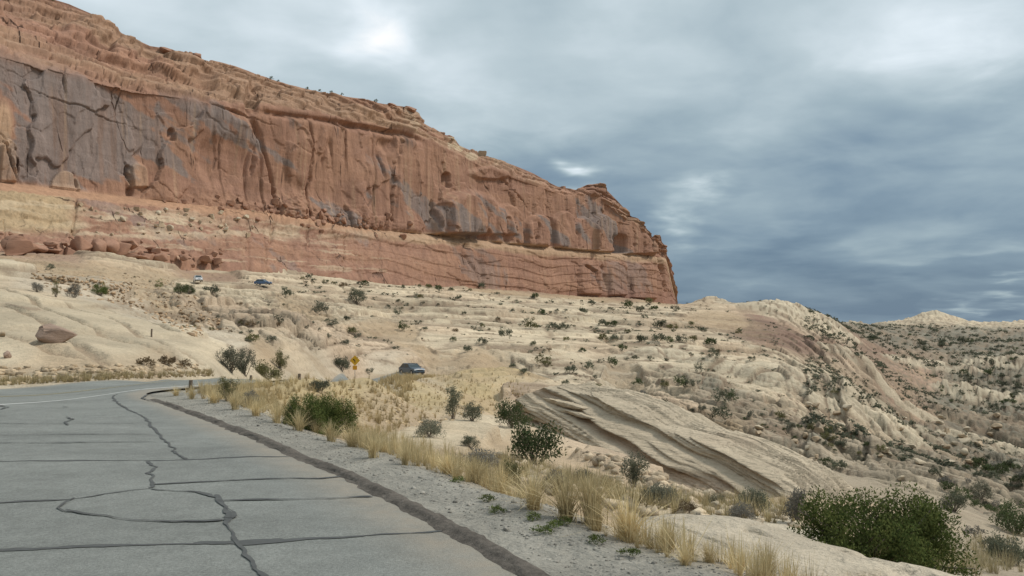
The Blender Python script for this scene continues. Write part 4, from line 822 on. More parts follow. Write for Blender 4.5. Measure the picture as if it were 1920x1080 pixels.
# scattered individuals: along the foot of the cliff, over the slickrock, on the canyon side
def scatter(n, poly, wpx, kinds, lab, grp, hr=(.35, .62)):
    poly = np.array(poly, float); lo, hi = poly.min(0), poly.max(0); got = 0
    while got < n:
        ps = []
        while len(ps) < 7:
            q = np.array((random.uniform(lo[0], hi[0]), random.uniform(lo[1], hi[1])))
            if inside(q[None, 0], q[None, 1], poly)[0]: ps.append(at(q[0], q[1]))
        p = max(ps, key=lambda t: float(seam_at(t[0], t[1])) + .35 * float(dn(t[0], t[1])) + .2 * random.random()); k = p[1] / F; w = (wpx[0] + (wpx[1] * 1.25 - wpx[0]) * random.random() ** 1.8) * .85; h = w * random.uniform(*hr)
        kd = random.choice(kinds); put_shrub(p, w * k, h * k, kd, 'dome', 'low', f"{sized((w / .85 - wpx[0]) / (wpx[1] * 1.25 - wpx[0]))} {HUE[kd]} {lab}", grp); got += 1
scatter(34, [(560, 520), (800, 534), (1000, 549), (1250, 570), (1250, 580), (1000, 560), (800, 545), (560, 530)], (9, 22), ('scrub', 'juniper', 'olive'), 'shrub in the line along the foot of the red cliff', 'shrubs along the foot of the cliff')
scatter(30, [(700, 560), (1000, 575), (1330, 600), (1420, 700), (1300, 740), (1000, 690), (800, 640)], (7, 15), ('scrub', 'scrub', 'olive', 'brown'), SL, SG)
scatter(30, [(380, 560), (640, 590), (720, 640), (520, 660), (400, 640)], (11, 30), ('olive', 'sage', 'brown', 'scrub'), 'shrub on the broken ground above the road bend', 'shrubs above the road bend')
scatter(16, [(230, 500), (380, 560), (420, 620), (360, 640), (250, 570)], (7, 14), ('olive', 'sage', 'brown'), 'shrub on the rubble slope behind the slickrock dome', 'shrubs on the rubble slope')
scatter(60, [(1600, 630), (1910, 625), (1910, 780), (1750, 760)], (10, 24), ('scrub', 'juniper', 'scrub'), 'shrub on the far side of the canyon', 'scrub on the far canyon side')
scatter(46, [(1380, 770), (1520, 800), (1640, 830), (1700, 900), (1500, 900), (1430, 860)], (10, 28), ('scrub', 'juniper', 'sage', 'olive'), 'shrub among the broken blocks on the near canyon side', 'shrubs on the near canyon side')
scatter(26, [(1720, 870), (1915, 860), (1915, 1010), (1850, 1000)], (18, 46), ('scrub', 'juniper', 'grey'), 'shrub deep in the gully beyond the big leafy bush', 'shrubs in the gully')
scatter(16, [(1790, 950), (1915, 940), (1915, 1060), (1850, 1050)], (22, 50), ('scrub', 'grey', 'sage', 'juniper'), 'shrub on the dark bank right of the big leafy bush', 'shrubs on the bank by the big bush')
scatter(12, [(1040, 690), (1250, 750), (1400, 800), (1400, 840), (1250, 790), (1050, 740)], (16, 34), ('sage', 'scrub', 'grey'), 'shrub on the slope behind the layered outcrop', 'shrubs behind the layered outcrop')
for px, py, w in ((507, 151, 10), (520, 156, 7), (574, 170, 9), (600, 174, 8), (621, 177, 9), (642, 180, 8), (95, 0, 16), (365, 105, 11), (705, 193, 10)):
    p = on_cliff(px, py); k = p[1] / F; put_shrub(p, w * k, w * .8 * k, 'juniper', 'dome', 'low', 'tiny dark juniper on the rim of the cliff', 'junipers on the cliff rim')
# the uncountable scrub that fills the far canyon
def spread_stuff(name, base, pos, size, rz, lab=None, tone=.25):
    bV, bF, bC = base; n = len(pos); c_, s_ = np.cos(rz)[:, None], np.sin(rz)[:, None]
    X = (bV[None, :, 0] * c_ - bV[None, :, 1] * s_) * size[:, :1] + pos[:, :1]; Y = (bV[None, :, 0] * s_ + bV[None, :, 1] * c_) * size[:, :1] + pos[:, 1:2]; Z = bV[None, :, 2] * size[:, 1:2] + pos[:, 2:3]
    V = np.stack([X, Y, Z], -1).reshape(-1, 3); Fc = (bF[None] + (np.arange(n) * len(bV))[:, None, None]).reshape(-1, bF.shape[1])
    cv = bC[None] * RNG.uniform(1 - tone, 1 + tone, (n, 1, 1)); return V, Fc, cv.reshape(-1, 3)
def low_scrub(seed, nl):
    r = np.random.default_rng(seed); dv = r.normal(size=(nl, 3)); dv /= np.linalg.norm(dv, axis=1, keepdims=True); pts = dv * r.uniform(.2, .5, (nl, 1)); pts[:, 2] = np.abs(pts[:, 2]) + .02
    lo, hi = np.array(PAL['scrub'][0]), np.array(PAL['scrub'][1]); return leaves(r, pts, .34, .6, .3, lo + (hi - lo) * r.uniform(0, 1, (nl, 1)))
def scrub_positions(n, phr, rr, dens):
    out = []
    while len(out) < n:
        a = RNG.uniform(*phr, 4000); r = np.exp(RNG.uniform(math.log(rr[0]), math.log(rr[1]), 4000)); x, y = r * np.sin(a), r * np.cos(a)
        ok = RNG.uniform(0, 1, 4000) < dens(x, y); out += list(zip(x[ok], y[ok]))
    xy = np.array(out[:n]); return np.column_stack([xy, hz(xy[:, 0], xy[:, 1])])
p1 = scrub_positions(4200, (.33, .62), (110, 950), dn); sz = RNG.uniform(1.0, 3.4, (4200, 1)) * np.clip(p1[:, 1:2] / 400, .5, 1.6); sz = np.hstack([sz, sz * RNG.uniform(.5, .9, (4200, 1))])
N2 = 1000
p2 = scrub_positions(N2, (-.30, .36), (90, 620), lambda x, y: .015 * dn(x, y) + .9 * seam_at(x, y)); s2 = RNG.uniform(.3, 1.7, (N2, 1)) ** 1.2 * np.clip(p2[:, 1:2] / 220, .5, 1.5); s2 = np.hstack([s2, s2 * .65])
V, Fq, C = cat([spread_stuff('', low_scrub(5, 22), p1, sz, RNG.uniform(0, 6, 4200)), spread_stuff('', low_scrub(6, 14), p2, s2, RNG.uniform(0, 6, N2))])
o = link('desert_scrub', mesh_np('desert_scrub', V, Fq, M_LEAF, C)); o['kind'] = 'stuff'

# ------------------------------------------------------------------ dry grass
def make_tuft(seed, nb, h, spread, lo=(.42, .33, .18), hi=(.62, .51, .30), seg=3, w=.010):
    r = np.random.default_rng(seed); V = []; Fc = []; C = []; o = 0
    for _ in range(nb):
        a = r.uniform(0, 2 * math.pi); d0 = abs(r.normal(0, .10)); b = np.array((math.cos(a) * d0, math.sin(a) * d0, 0)); a += r.normal(0, .6)
        L = h * r.uniform(.55, 1.15); lean = abs(r.normal(0, spread)); t = np.linspace(0, 1, seg + 1)
        ax = np.stack([b[0] + math.cos(a) * lean * L * t ** 1.8, b[1] + math.sin(a) * lean * L * t ** 1.8, L * t * (1 - .25 * lean * t)], 1)
        sd = np.array((-math.sin(a + r.normal(0, .8)), math.cos(a), 0)); wd = (w * r.uniform(.6, 1.3) * (1 - t * .85))[:, None]
        vv_ = np.stack([ax + sd * wd, ax - sd * wd], 1).reshape(-1, 3); i = np.arange(seg)[:, None] * 2
        V.append(vv_); Fc.append(np.concatenate([i, i + 1, i + 3, i + 2], 1) + o); o += len(vv_)
        k = r.uniform(0, 1); C.append(np.repeat((np.array(lo) * (1 - k) + np.array(hi) * k)[None], len(vv_), 0))
    return np.concatenate(V), np.concatenate(Fc), np.concatenate(C)
TUFTS = []
for v in range(4):
    V, Fq, C = make_tuft(40 + v, 190, 1.0, (.5, .8, .62, .95)[v], seg=4, w=.012); TUFTS.append(mesh_np('grass_tuft', V, Fq, M_GRASS, C))
GT = [(1108, 985, 120, 105), (1180, 1015, 90, 95), (1060, 975, 80, 90), (1000, 955, 70, 80), (1250, 1035, 60, 60), (1330, 1055, 46, 45), (1440, 1078, 70, 60), (1560, 1085, 80, 60), (1640, 1085, 70, 70), (1660, 1040, 60, 70), (1700, 1075, 60, 45), (940, 920, 60, 50), (890, 905, 60, 45), (840, 890, 50, 45), (700, 858, 50, 45), (660, 838, 50, 45), (620, 828, 45, 40), (560, 808, 45, 40), (520, 793, 40, 38), (480, 780, 40, 34), (440, 768, 40, 32), (400, 756, 36, 28), (360, 748, 34, 24), (330, 742, 28, 20), (760, 872, 44, 36), (1285, 1060, 40, 40), (1390, 1068, 50, 40)]
for i, (px, py, w, h) in enumerate(GT):
    p = at(px, py); k = p[1] / F; rz = random.uniform(0, 6)
    o = link('grass_tuft', TUFTS[i % 4], None, p - np.array((0, 0, .01)), (0, 0, rz), (h * k * 1.05, h * k * 1.05, h * k * 1.05))
    if i < 2: tag(o, ('tallest straw coloured grass tuft on the gravel edge beside the road', 'thick straw coloured grass tuft next to the tallest one')[i], 'grass')
    elif py > 1030 and px > 1300: tag(o, 'sparse dry grass tuft on the pale rock slab', 'grass', 'grass tufts on the pale slab')
    else:
        where = 'beside the wooden post at the tip of the verge' if px < 410 else 'near the olive bush at the start of the verge' if px < 500 else 'in front of the dense green bush' if px < 670 else 'below the sandy patch past the green bush' if px < 900 else 'leading up to the tallest tuft' if px < 1070 else 'at the near end of the pale slab'
        tag(o, f"{'short' if h < 37 else 'taller'} straw coloured grass tuft {where}", 'grass', 'grass tufts along the verge')
def tuft_field(pos, hs, nb, seeds=3, **kw):
    parts = []; grp = RNG.integers(0, seeds, len(pos))
    for v in range(seeds):
        m_ = grp == v; hh = hs[m_][:, None]; base = make_tuft(200 + v + nb, nb, 1.0, .45, seg=1, **kw)
        parts.append(spread_stuff('', base, pos[m_], np.hstack([hh, hh]), RNG.uniform(0, 6.28, m_.sum())))
    return cat(parts)
ei = RNG.integers(arclen_at(E_LINE, (6, -5)), arclen_at(E_LINE, (-9.1, 27.5)), 1700); off = 1.25 + np.abs(RNG.normal(0, .75, 1700)) + .35 * fbm(ei * .06, ei * 0, 77, 2)
gxy = E_LINE[ei] + nrm[ei] * off[:, None]; dens = vn(gxy[:, 0] * .9, gxy[:, 1] * .9, 78); gxy = gxy[((dens > .36) & ((gxy[:, 1] > 9.2) | (dens > .66))) | ((gxy[:, 1] > 13) & (dens > .30))]
hs = RNG.uniform(.10, .36, len(gxy)) * np.clip(1.15 - .25 * np.abs(seg_dist(gxy[:, 0], gxy[:, 1], E_LINE[::6]) - 1.8), .5, 1)
f1 = tuft_field(np.column_stack([gxy, hz(gxy[:, 0], gxy[:, 1])]), hs, 34, w=.012)
def pix_field(n, poly):
    poly = np.array(poly, float); lo, hi = poly.min(0), poly.max(0); out = []
    while len(out) < n:
        q = RNG.uniform(lo, hi)
        if inside(q[None, 0], q[None, 1], poly)[0]: out.append(at(*q))
    return np.array(out)
gp = pix_field(900, [(330, 735), (430, 712), (700, 708), (960, 700), (1010, 745), (930, 775), (800, 790), (690, 830), (560, 790), (420, 758)])
gp = gp[~inside(gp[:, 0], gp[:, 1], ROADPOLY)]
f2 = tuft_field(gp, RNG.uniform(.10, .30, len(gp)) * np.where(gp[:, 1] < 34, 1.25, .8) * np.clip(gp[:, 1] / 40, .8, 1.5), 24, w=.024, lo=(.36, .275, .15), hi=(.54, .43, .25))
gp3 = pix_field(260, [(0, 716), (200, 706), (400, 698), (400, 706), (200, 714), (0, 724)]); gp3 = gp3[~inside(gp3[:, 0], gp3[:, 1], ROADPOLY)]
f3 = tuft_field(gp3, RNG.uniform(.15, .35, len(gp3)), 26, w=.02, lo=(.28, .22, .12), hi=(.46, .38, .22))
gp4 = pix_field(420, [(820, 850), (960, 862), (1120, 905), (1300, 940), (1480, 945), (1500, 985), (1300, 970), (1160, 950), (1000, 925), (860, 890)])
f4 = tuft_field(gp4, RNG.uniform(.10, .34, len(gp4)), 26, w=.016, lo=(.30, .25, .14), hi=(.50, .41, .24))
gp5 = pix_field(160, [(1640, 1045), (1760, 1080), (1915, 1080), (1915, 1000), (1840, 1010)]); f5 = tuft_field(gp5, RNG.uniform(.12, .42, len(gp5)), 26, w=.012, lo=(.28, .24, .14), hi=(.46, .39, .24))
ei = RNG.integers(arclen_at(E_LINE, (-8.8, 48)), arclen_at(E_LINE, (-8, 118)), 420); gxy = E_LINE[ei] + nrm[ei] * RNG.uniform(.35, 3.0, (420, 1)); gxy = gxy[~inside(gxy[:, 0], gxy[:, 1], ROADPOLY)]
f6 = tuft_field(np.column_stack([gxy, hz(gxy[:, 0], gxy[:, 1])]), RNG.uniform(.3, .72, len(gxy)), 26, w=.03, lo=(.36, .275, .15), hi=(.54, .43, .25))
V, Fq, C = cat([f1, f2, f3, f4, f5, f6]); o = link('dry_grass', mesh_np('dry_grass', V, Fq, M_GRASS, C)); o['kind'] = 'stuff'
# small green weeds on the gravel
wp = np.array([at(*q) for q in ((1000, 975), (1040, 992), (930, 962), (1120, 1020), (1060, 985), (915, 940), (860, 905), (1180, 1045), (1015, 1000))])
for p in wp:
    o = link('weed', lib('leafy', 'dome', .5, 'low')[random.randrange(4)][0], None, p, (0, 0, random.uniform(0, 6)), (.22, .22, .14)); tag(o, 'small flat green weed growing on the gravel verge', 'weed', 'weeds on the gravel verge')

# ------------------------------------------------------------------ stones and boulders
def ico(sub):
    import bmesh
    bm = bmesh.new(); bmesh.ops.create_icosphere(bm, subdivisions=sub, radius=1); V = np.array([v.co[:] for v in bm.verts]); Fc = np.array([[v.index for v in f.verts] for f in bm.faces]); bm.free(); return V, Fc
ICO = {k: ico(k) for k in (1, 2, 3, 4)}
def make_rock(seed, sub=3, cuts=9, col=(.40, .235, .155), rough=.05, block=False):
    r = np.random.default_rng(seed); V, Fc = ICO[sub]; V = V.copy()
    if block: V = np.sign(V) * np.abs(V) ** .42 * np.array((.85, .7, .62)); V += .10 * np.stack([fbm(V[:, 1] * 1.5 + seed, V[:, 2] * 1.5, seed + k, 2) for k in range(3)], 1)
    for _ in range(cuts):
        nv_ = r.normal(size=3); nv_ /= np.linalg.norm(nv_); dd = r.uniform(.30, .60) if block else r.uniform(.38, .72); V -= nv_ * np.maximum(0, V @ nv_ - dd)[:, None]
    V += V * (rough * fbm(V[:, 0] * 3 + seed, V[:, 1] * 3 + V[:, 2] * 2, seed, 3))[:, None]
    V[:, 2] -= V[:, 2].min() * .8; s_ = np.abs(V[:, :2]).max(); V /= s_ * 2
    C = np.array(col) * (1 + .18 * fbm(V[:, 0] * 4, V[:, 2] * 6 + V[:, 1] * 3, seed + 3, 3))[:, None]
    return V, Fc, C
REDR = (.36, .205, .140); TANR = (.44, .335, .225); PALER = (.52, .43, .31)
ROCKS = {k: [mesh_np('boulder', *(lambda t: (t[0], t[1], M_ROCK, t[2]))(make_rock(500 + v + 20 * i, 3, 7, c_, .05, v % 2 == 0))) for v in range(5)] for i, (k, c_) in enumerate((('red', REDR), ('tan', TANR), ('pale', PALER)))}
BIG = [mesh_np('boulder', *(lambda t: (t[0], t[1], M_ROCK, t[2]))(make_rock(731 + v, 3, 16, (.33, .235, .18) if v == 0 else REDR, .03, True))) for v in range(3)]
def put_rock(p, w, h, me, lab, grp=None, depth=None, name='boulder'):
    zr = max(v.co.z for v in me.vertices)
    o = link(name, me, None, np.asarray(p) - np.array((0, 0, h * .08)), (random.uniform(-.1, .1), random.uniform(-.12, .12), random.uniform(0, 6.28)), (w, depth or w * random.uniform(.7, 1.0), h / zr))
    return tag(o, lab, 'boulder', grp)
def px_rock(px, py, w, h, me, lab, grp=None, on=at):
    p = on(px, py); k = p[1] / F; return put_rock(p, w * k, h * k, me, lab, grp)
o = px_rock(92, 641, 74, 42, BIG[0], 'large brown boulder perched on the smooth slickrock dome'); o.rotation_euler = (0, .06, .25); o.scale.x *= 1.3; o.scale.z *= .9; px_rock(14, 671, 28, 15, BIG[0], 'small brown boulder lying on the slickrock dome downhill of the large one'); px_rock(2, 631, 20, 10, ROCKS['tan'][0], 'flat tan stone on the slickrock dome uphill of the small boulder')
CB = 'red boulder in the rockfall heaped below the cliff'; CG = 'rockfall boulders below the cliff'
px_rock(24, 478, 80, 42, BIG[1], 'biggest red angular boulder in the rockfall below the cliff')
for px, py, w, h in ((88, 472, 40, 24), (108, 478, 40, 34), (132, 480, 36, 28), (70, 468, 30, 18), (152, 470, 46, 42), (178, 472, 40, 36), (206, 470, 46, 46), (228, 474, 34, 30), (250, 484, 40, 28), (160, 488, 40, 16), (125, 490, 34, 14), (275, 486, 36, 26), (300, 486, 36, 26), (322, 488, 28, 20), (268, 494, 40, 14), (345, 484, 24, 16), (190, 488, 28, 14), (60, 482, 30, 16), (384, 488, 26, 16), (408, 492, 22, 12), (95, 458, 24, 14), (285, 465, 22, 16), (310, 468, 24, 14), (240, 455, 26, 22)):
    p = at(px, max(py, 480)); k = float(cliffD(px) - 36) / F; a, b_ = ray(px, py); D = float(cliffD(px)) - 37 - random.uniform(0, 5)
    q = np.array((a * D, D, EYE + b_ * D)); put_rock(q - np.array((0, 0, .5)), 1.2 * w * D / F * random.uniform(.7, 1.15), h * D / F * random.uniform(.5, .9), random.choice(ROCKS['red'] + BIG[1:]), f"{'small' if w < 30 else 'medium' if w < 39 else 'large'} {'flat' if h < w * .6 else 'blocky'} {CB}", CG)
for _ in range(44):
    px = random.uniform(0, 420); py = float(np.interp(px, [0, 150, 300, 420], [452, 462, 474, 484])) + random.uniform(-16, 26); w = random.uniform(7, 20); D = float(cliffD(px)) - 36 - random.uniform(0, 6); a, b_ = ray(px, py)
    q = np.array((a * D, D, EYE + b_ * D)); g_ = float(hz(q[0], q[1])); q[2] = max(q[2], g_ - .3) if q[2] < g_ + 3 else q[2]
    put_rock(q, w * D / F, w * random.uniform(.45, .8) * D / F, random.choice(ROCKS['red']), sized((w - 7) / 13) + ' rough red stone between the big rockfall boulders', 'stones among the rockfall')
for _ in range(70):
    px = random.gauss(560, 120); py = float(wb_c(px)) + random.uniform(-26, 16); w = random.uniform(6, 17)
    if 290 < px < 760: px_rock(px, py, w, w * random.uniform(.55, .9), random.choice(ROCKS['red']), sized((w - 6) / 11) + ' red block in the rubble at the foot of the upper wall', 'blocks at the foot of the upper wall', on_cliff)
for _ in range(46):
    px = random.uniform(130, 470); py = random.uniform(385, 440) + (px - 130) * .05; w = random.uniform(5, 15)
    px_rock(px, py, w, w * random.uniform(.4, .8), random.choice(ROCKS['pale'] + ROCKS['tan']), sized((w - 5) / 10) + ' pale block on the cream ledges below the upper wall', 'pale blocks on the ledges', on_cliff)
for px, py, w, h, kk, lab in ((341, 108, 26, 24, 'tan', 'square block standing on the rim of the cliff'), (362, 108, 22, 14, 'tan', 'flat block next to the square one on the cliff rim'), (838, 264, 30, 16, 'tan', 'rounded brown slab overhanging the pale notch in the rim'), (902, 288, 24, 18, 'tan', 'balanced boulder on the pale shoulder of the rim'), (884, 286, 18, 10, 'tan', 'low boulder beside the balanced one on the rim'), (315, 96, 34, 14, 'tan', 'long flat block on the rim beside the square one'), (770, 208, 34, 14, 'red', 'dark cap block at the step in the rim'), (735, 200, 30, 10, 'red', 'thin cap slab uphill of the dark cap block')):
    o = px_rock(px, py, w, h * .8, ROCKS['red' if px < 400 else kk][px % 5], lab, None, on_cliff); o.location.z -= .35 * h * o.location.y / F
for _ in range(60):
    px = random.uniform(1420, 1900); py = random.uniform(760, 900); p = at(px, py); w = random.uniform(8, 24)
    if p[1] > 45: px_rock(px, py, w, w * random.uniform(.35, .6), random.choice(ROCKS['tan'] + ROCKS['pale']), sized((w - 8) / 16) + ' tan block lying on the broken canyon side', 'blocks on the canyon side')
for px, py, w, h in ((1330, 935, 40, 18), (1345, 955, 34, 16), (1140, 905, 30, 14), (1000, 905, 30, 16), (960, 905, 24, 12), (680, 822, 30, 10), (940, 860, 26, 14), (1100, 905, 40, 14), (1420, 985, 30, 12)):
    px_rock(px, py, w, h, random.choice(ROCKS['pale']), 'pale stone half buried between the verge grass and the layered outcrop', 'stones between verge and outcrop')
# gravel and rubble too small to count
def stones(pos, size, seed, col):
    parts = []
    g_ = RNG.integers(0, 4, len(pos))
    for v in range(4):
        V, Fc, C = make_rock(seed + v, 1, 8, col, .25); m_ = g_ == v; parts.append(spread_stuff('', (V, Fc[:, [0, 1, 2]], C), pos[m_] - np.column_stack([0 * size[m_], 0 * size[m_], size[m_] * .12]), np.column_stack([size[m_], size[m_] * .62]), RNG.uniform(0, 6, m_.sum()), None, .48))
    return cat(parts)
ei = RNG.integers(arclen_at(E_LINE, (5, -3)), arclen_at(E_LINE, (-8.8, 21)), 8500); gxy = E_LINE[ei] + nrm[ei] * (.24 + RNG.uniform(0, 1, (8500, 1)) ** .8 * 1.5) + RNG.normal(0, .08, (8500, 2))
g1 = stones(np.column_stack([gxy, hz(gxy[:, 0], gxy[:, 1]) - .003]), RNG.uniform(.010, .034, 8500) * (1 + (RNG.uniform(0, 1, 8500) > .97) * 1.3), 900, (.27, .25, .215))
rp = pix_field(1100, [(60, 505), (330, 520), (430, 620), (360, 630), (240, 575), (60, 535)]); g2_ = stones(rp - np.array((0, 0, .08)), RNG.uniform(.10, .75, 1100) ** 1.8 + .05, 910, (.38, .265, .165))
rp = pix_field(500, [(560, 735), (960, 715), (1010, 750), (800, 800), (640, 790)]); g3 = stones(rp - np.array((0, 0, .02)), RNG.uniform(.06, .24, 500), 920, (.44, .33, .20))
rp = pix_field(420, [(850, 850), (1100, 890), (1480, 940), (1500, 990), (1200, 960), (900, 900)]); g5 = stones(rp - np.array((0, 0, .02)), RNG.uniform(.03, .45, 420) ** 1.6 + .02, 940, (.44, .355, .25))
rp = pix_field(360, [(1030, 830), (1120, 845), (1330, 915), (1440, 950), (1380, 965), (1200, 905)]); g6 = stones(rp - np.array((0, 0, .04)), RNG.uniform(.06, .62, 360) ** 2.0 + .03, 950, (.43, .34, .235))
rp = pix_field(420, [(0, 690), (370, 682), (400, 705), (200, 712), (0, 722)]); rp = rp[~inside(rp[:, 0], rp[:, 1], ROADPOLY)]; g4 = stones(rp - np.array((0, 0, .03)), RNG.uniform(.12, .55, len(rp)) ** 1.8 + .04, 930, (.40, .305, .20))
V, Fq, C = cat([g1, g2_, g3, g4, g5, g6]); o = link('gravel', mesh_np('gravel', V, Fq, M_ROCK, C)); o['kind'] = 'stuff'

# ------------------------------------------------------------------ layered sandstone outcrop
outc = link('sandstone_outcrop', None, None, (A0 + B0) / 2); tag(outc, 'long tilted outcrop of tan sandstone layers on the slope below the road', 'rock outcrop')
def slab(t0, t1, off, width, zlift, thick, seed, col):
    """one bed: a long slab following the outcrop's axis, rounded and notched along its edge"""
    n, mth = 90, 26; t = np.linspace(0, 1, n); end = np.sqrt(np.clip(1 - np.abs(2 * t - 1) ** 3.0, 0, 1)) + .02
    ang = np.linspace(0, 2 * math.pi, mth, endpoint=False); V = []
    for i, (ti, e) in enumerate(zip(t, end)):
        s_ = t0 + (t1 - t0) * ti; cpt = A0 + axis * s_ + back * off + np.array((0, 0, zlift)); w = width * (.35 + .65 * e)
        ca, sa = np.cos(ang), np.sin(ang); sx = np.sign(ca) * np.abs(ca) ** .35; sz_ = np.sign(sa) * np.abs(sa) ** .35
        rgh = 1 + .16 * fbm(np.full(mth, ti * Lx * (t1 - t0) / 2.6) + seed, ang * .5, seed, 3) + .10 * fbm(np.full(mth, ti * Lx * (t1 - t0) / .8), ang * 1.2, seed + 5, 2)
        V.append(cpt + back * (sx * w * .5 * rgh)[:, None] + np.array((0, 0, 1)) * (sz_ * thick * .5 * e * (1 + .25 * fbm(np.full(mth, ti * Lx / 1.7), ang, seed + 8, 2)))[:, None])
    V = np.array(V).reshape(-1, 3); i = np.arange(n - 1)[:, None] * mth; j = np.arange(mth)[None]; j2 = (j + 1) % mth
    Fc = np.stack([i + j, i + j2, i + mth + j2, i + mth + j], -1).reshape(-1, 4)
    C = np.array(col) * (1 + .15 * fbm(V[:, 0] / 2, V[:, 1] / 2 + V[:, 2] * 3, seed + 11, 4))[:, None]
    return link('rock_layer', mesh_np('rock_layer', V - np.array(outc.location), Fc, M_SLAB, C, True), outc)
# the body of the outcrop: a tapering whaleback whose face is grooved along its beds
n_s, n_v = 260, 120; ss = np.linspace(-.06, 1.08, n_s)[:, None] * np.ones((1, n_v)); tv = np.linspace(0, 1, n_v)[None] * np.ones((n_s, 1))
endf = np.sqrt(np.clip(1 - np.abs(2 * (ss + .06) / 1.14 - 1) ** 5, 0, 1)); Hc = (3.3 * (1 - .62 * ss) + .5 * fbm(ss * 5, ss * 0, 61, 2)) * endf; Wf = (2.6 + 1.2 * ss) * endf
fa = .46; face = np.clip(tv / fa, 0, 1); top = np.clip((tv - fa) / (1 - fa), 0, 1)
hgt = -1.0 + (Hc + 1.0) * np.where(tv < fa, face ** .8, 1 + .16 * np.sin(top * 2.6) - .55 * top ** 2); dep = -2.2 + Wf * face + top * (8.5 - 3 * ss) * endf
sm_ = ss * Lx; bz = hgt + .10 * sm_ + .12 * fbm(sm_ / 9, dep / 4, 62, 3)
groove = 1.15 * fbm(bz / .55, sm_ / 40, 63, 5, .62) + .7 * fbm(bz / 1.5, sm_ / 60, 64, 2); cutb = sstep(.18, .42, fbm(bz / .9 + 5, sm_ / 26, 65, 2))
dep = dep - (.85 * groove - .55 * cutb) * (1 - top) * sstep(0, .08, tv) * endf - .25 * fbm(sm_ / 4, hgt / 3, 66, 4) * (1 - top); lines = fbm(dep / .8 + .18 * fbm(sm_ / 12, dep / 2, 71, 2), sm_ / 34, 72, 5, .65); hgt = hgt + sstep(0, .15, top) * .34 * (np.floor(lines * 5) / 5)
hgt = hgt + top * (.18 * fbm(sm_ / 5, dep / 1.1, 67, 3) - .25 * sstep(.3, .5, fbm(sm_ / 9, dep / .8, 68, 2)))
OV = A0 + axis * ss[..., None] + back * dep[..., None] + np.array((0, 0, 1.)) * hgt[..., None]
oc = np.array((.50, .41, .295)) * (1 + .10 * groove * (1 - top) + .42 * lines * sstep(0, .1, top) + .10 * fbm(sm_ / 3, hgt * 2, 69, 4))[..., None]; cb_ = (cutb * (1 - top))[..., None]; oc = oc * (1 - .5 * cb_) + np.array((.33, .22, .15)) * .5 * cb_
link('bedrock', mesh_np('outcrop_bedrock', OV.reshape(-1, 3) - np.array(outc.location), grid_faces(n_s, n_v)[:, ::-1], M_SLAB, oc.reshape(-1, 3), True), outc)
lay = []
for i in range(13):
    f_ = i / 12; t0 = random.uniform(-.04, .16); t1 = t0 + random.uniform(.24, .38); lay.append((t0, t1, -2.2 + 2.6 * f_ + random.uniform(-.15, .15), 1.3, -.7 + 3.1 * f_ - 1.5 * (t0 + t1) / 2 * f_, random.uniform(.18, .34), np.array((.49, .40, .285)) * random.uniform(.85, 1.08)))
for i, (t0, t1, of, w, zl, th, cl_) in enumerate(lay): slab(t0, t1, of, w, zl, th, 40 + 13 * i, cl_)

# ------------------------------------------------------------------ pale rock slab at the edge of the verge
n_a, n_b = 150, 90; ua, ub = np.meshgrid(np.linspace(-1, 1, n_a), np.linspace(-1, 1, n_b), indexing='ij')
sd_ = S1 - S0; Ls = np.hypot(*sd_); sd_ = sd_ / Ls; sn_ = np.array((-sd_[1], sd_[0]))
wd_ = 1.35 * (1 + .18 * fbm(ua * 2.2, ua * 0, 31, 3)) * np.sqrt(np.clip(1 - np.abs(ua) ** 4, 0, 1))
sxy = (S0 + S1) / 2 + sd_ * (ua * Ls / 2)[..., None] + sn_ * (ub * wd_)[..., None]
rim_ = np.clip(1 - np.abs(ub) ** 5, 0, 1) * np.clip(1 - np.abs(ua) ** 8, 0, 1)
u01 = (ua + 1) / 2; ztop = -.47 - .42 * u01 + .06 * (1 - ub ** 2); zgr = -1.9
beds = ztop + .05 * fbm(sxy[..., 0] * 1.4, sxy[..., 1] * 1.4, 32, 4) + .07 * np.floor(3 * vn(sxy[..., 0] * .8 + sxy[..., 1] * .5, (sxy[..., 1] - sxy[..., 0]) * .25, 33)) / 3 - .07 * sstep(.86, .95, ridged(sxy[..., 0] * .5 + sxy[..., 1] * .5, sxy[..., 1] * .5 - sxy[..., 0] * .2, 34, 2))
sz = zgr + (beds - zgr) * rim_ ** .35
sc_ol = np.array((.44, .375, .285)) * (1 + .14 * fbm(sxy[..., 0] * 2, sxy[..., 1] * 2, 35, 4))[..., None]
sl_o = link('rock_slab', mesh_np('rock_slab', np.concatenate([sxy, sz[..., None]], -1).reshape(-1, 3), grid_faces(n_a, n_b), M_TERRAIN, sc_ol.reshape(-1, 3), True)); tag(sl_o, 'pale flat sandstone slab between the roadside grass and the big bush', 'rock slab')

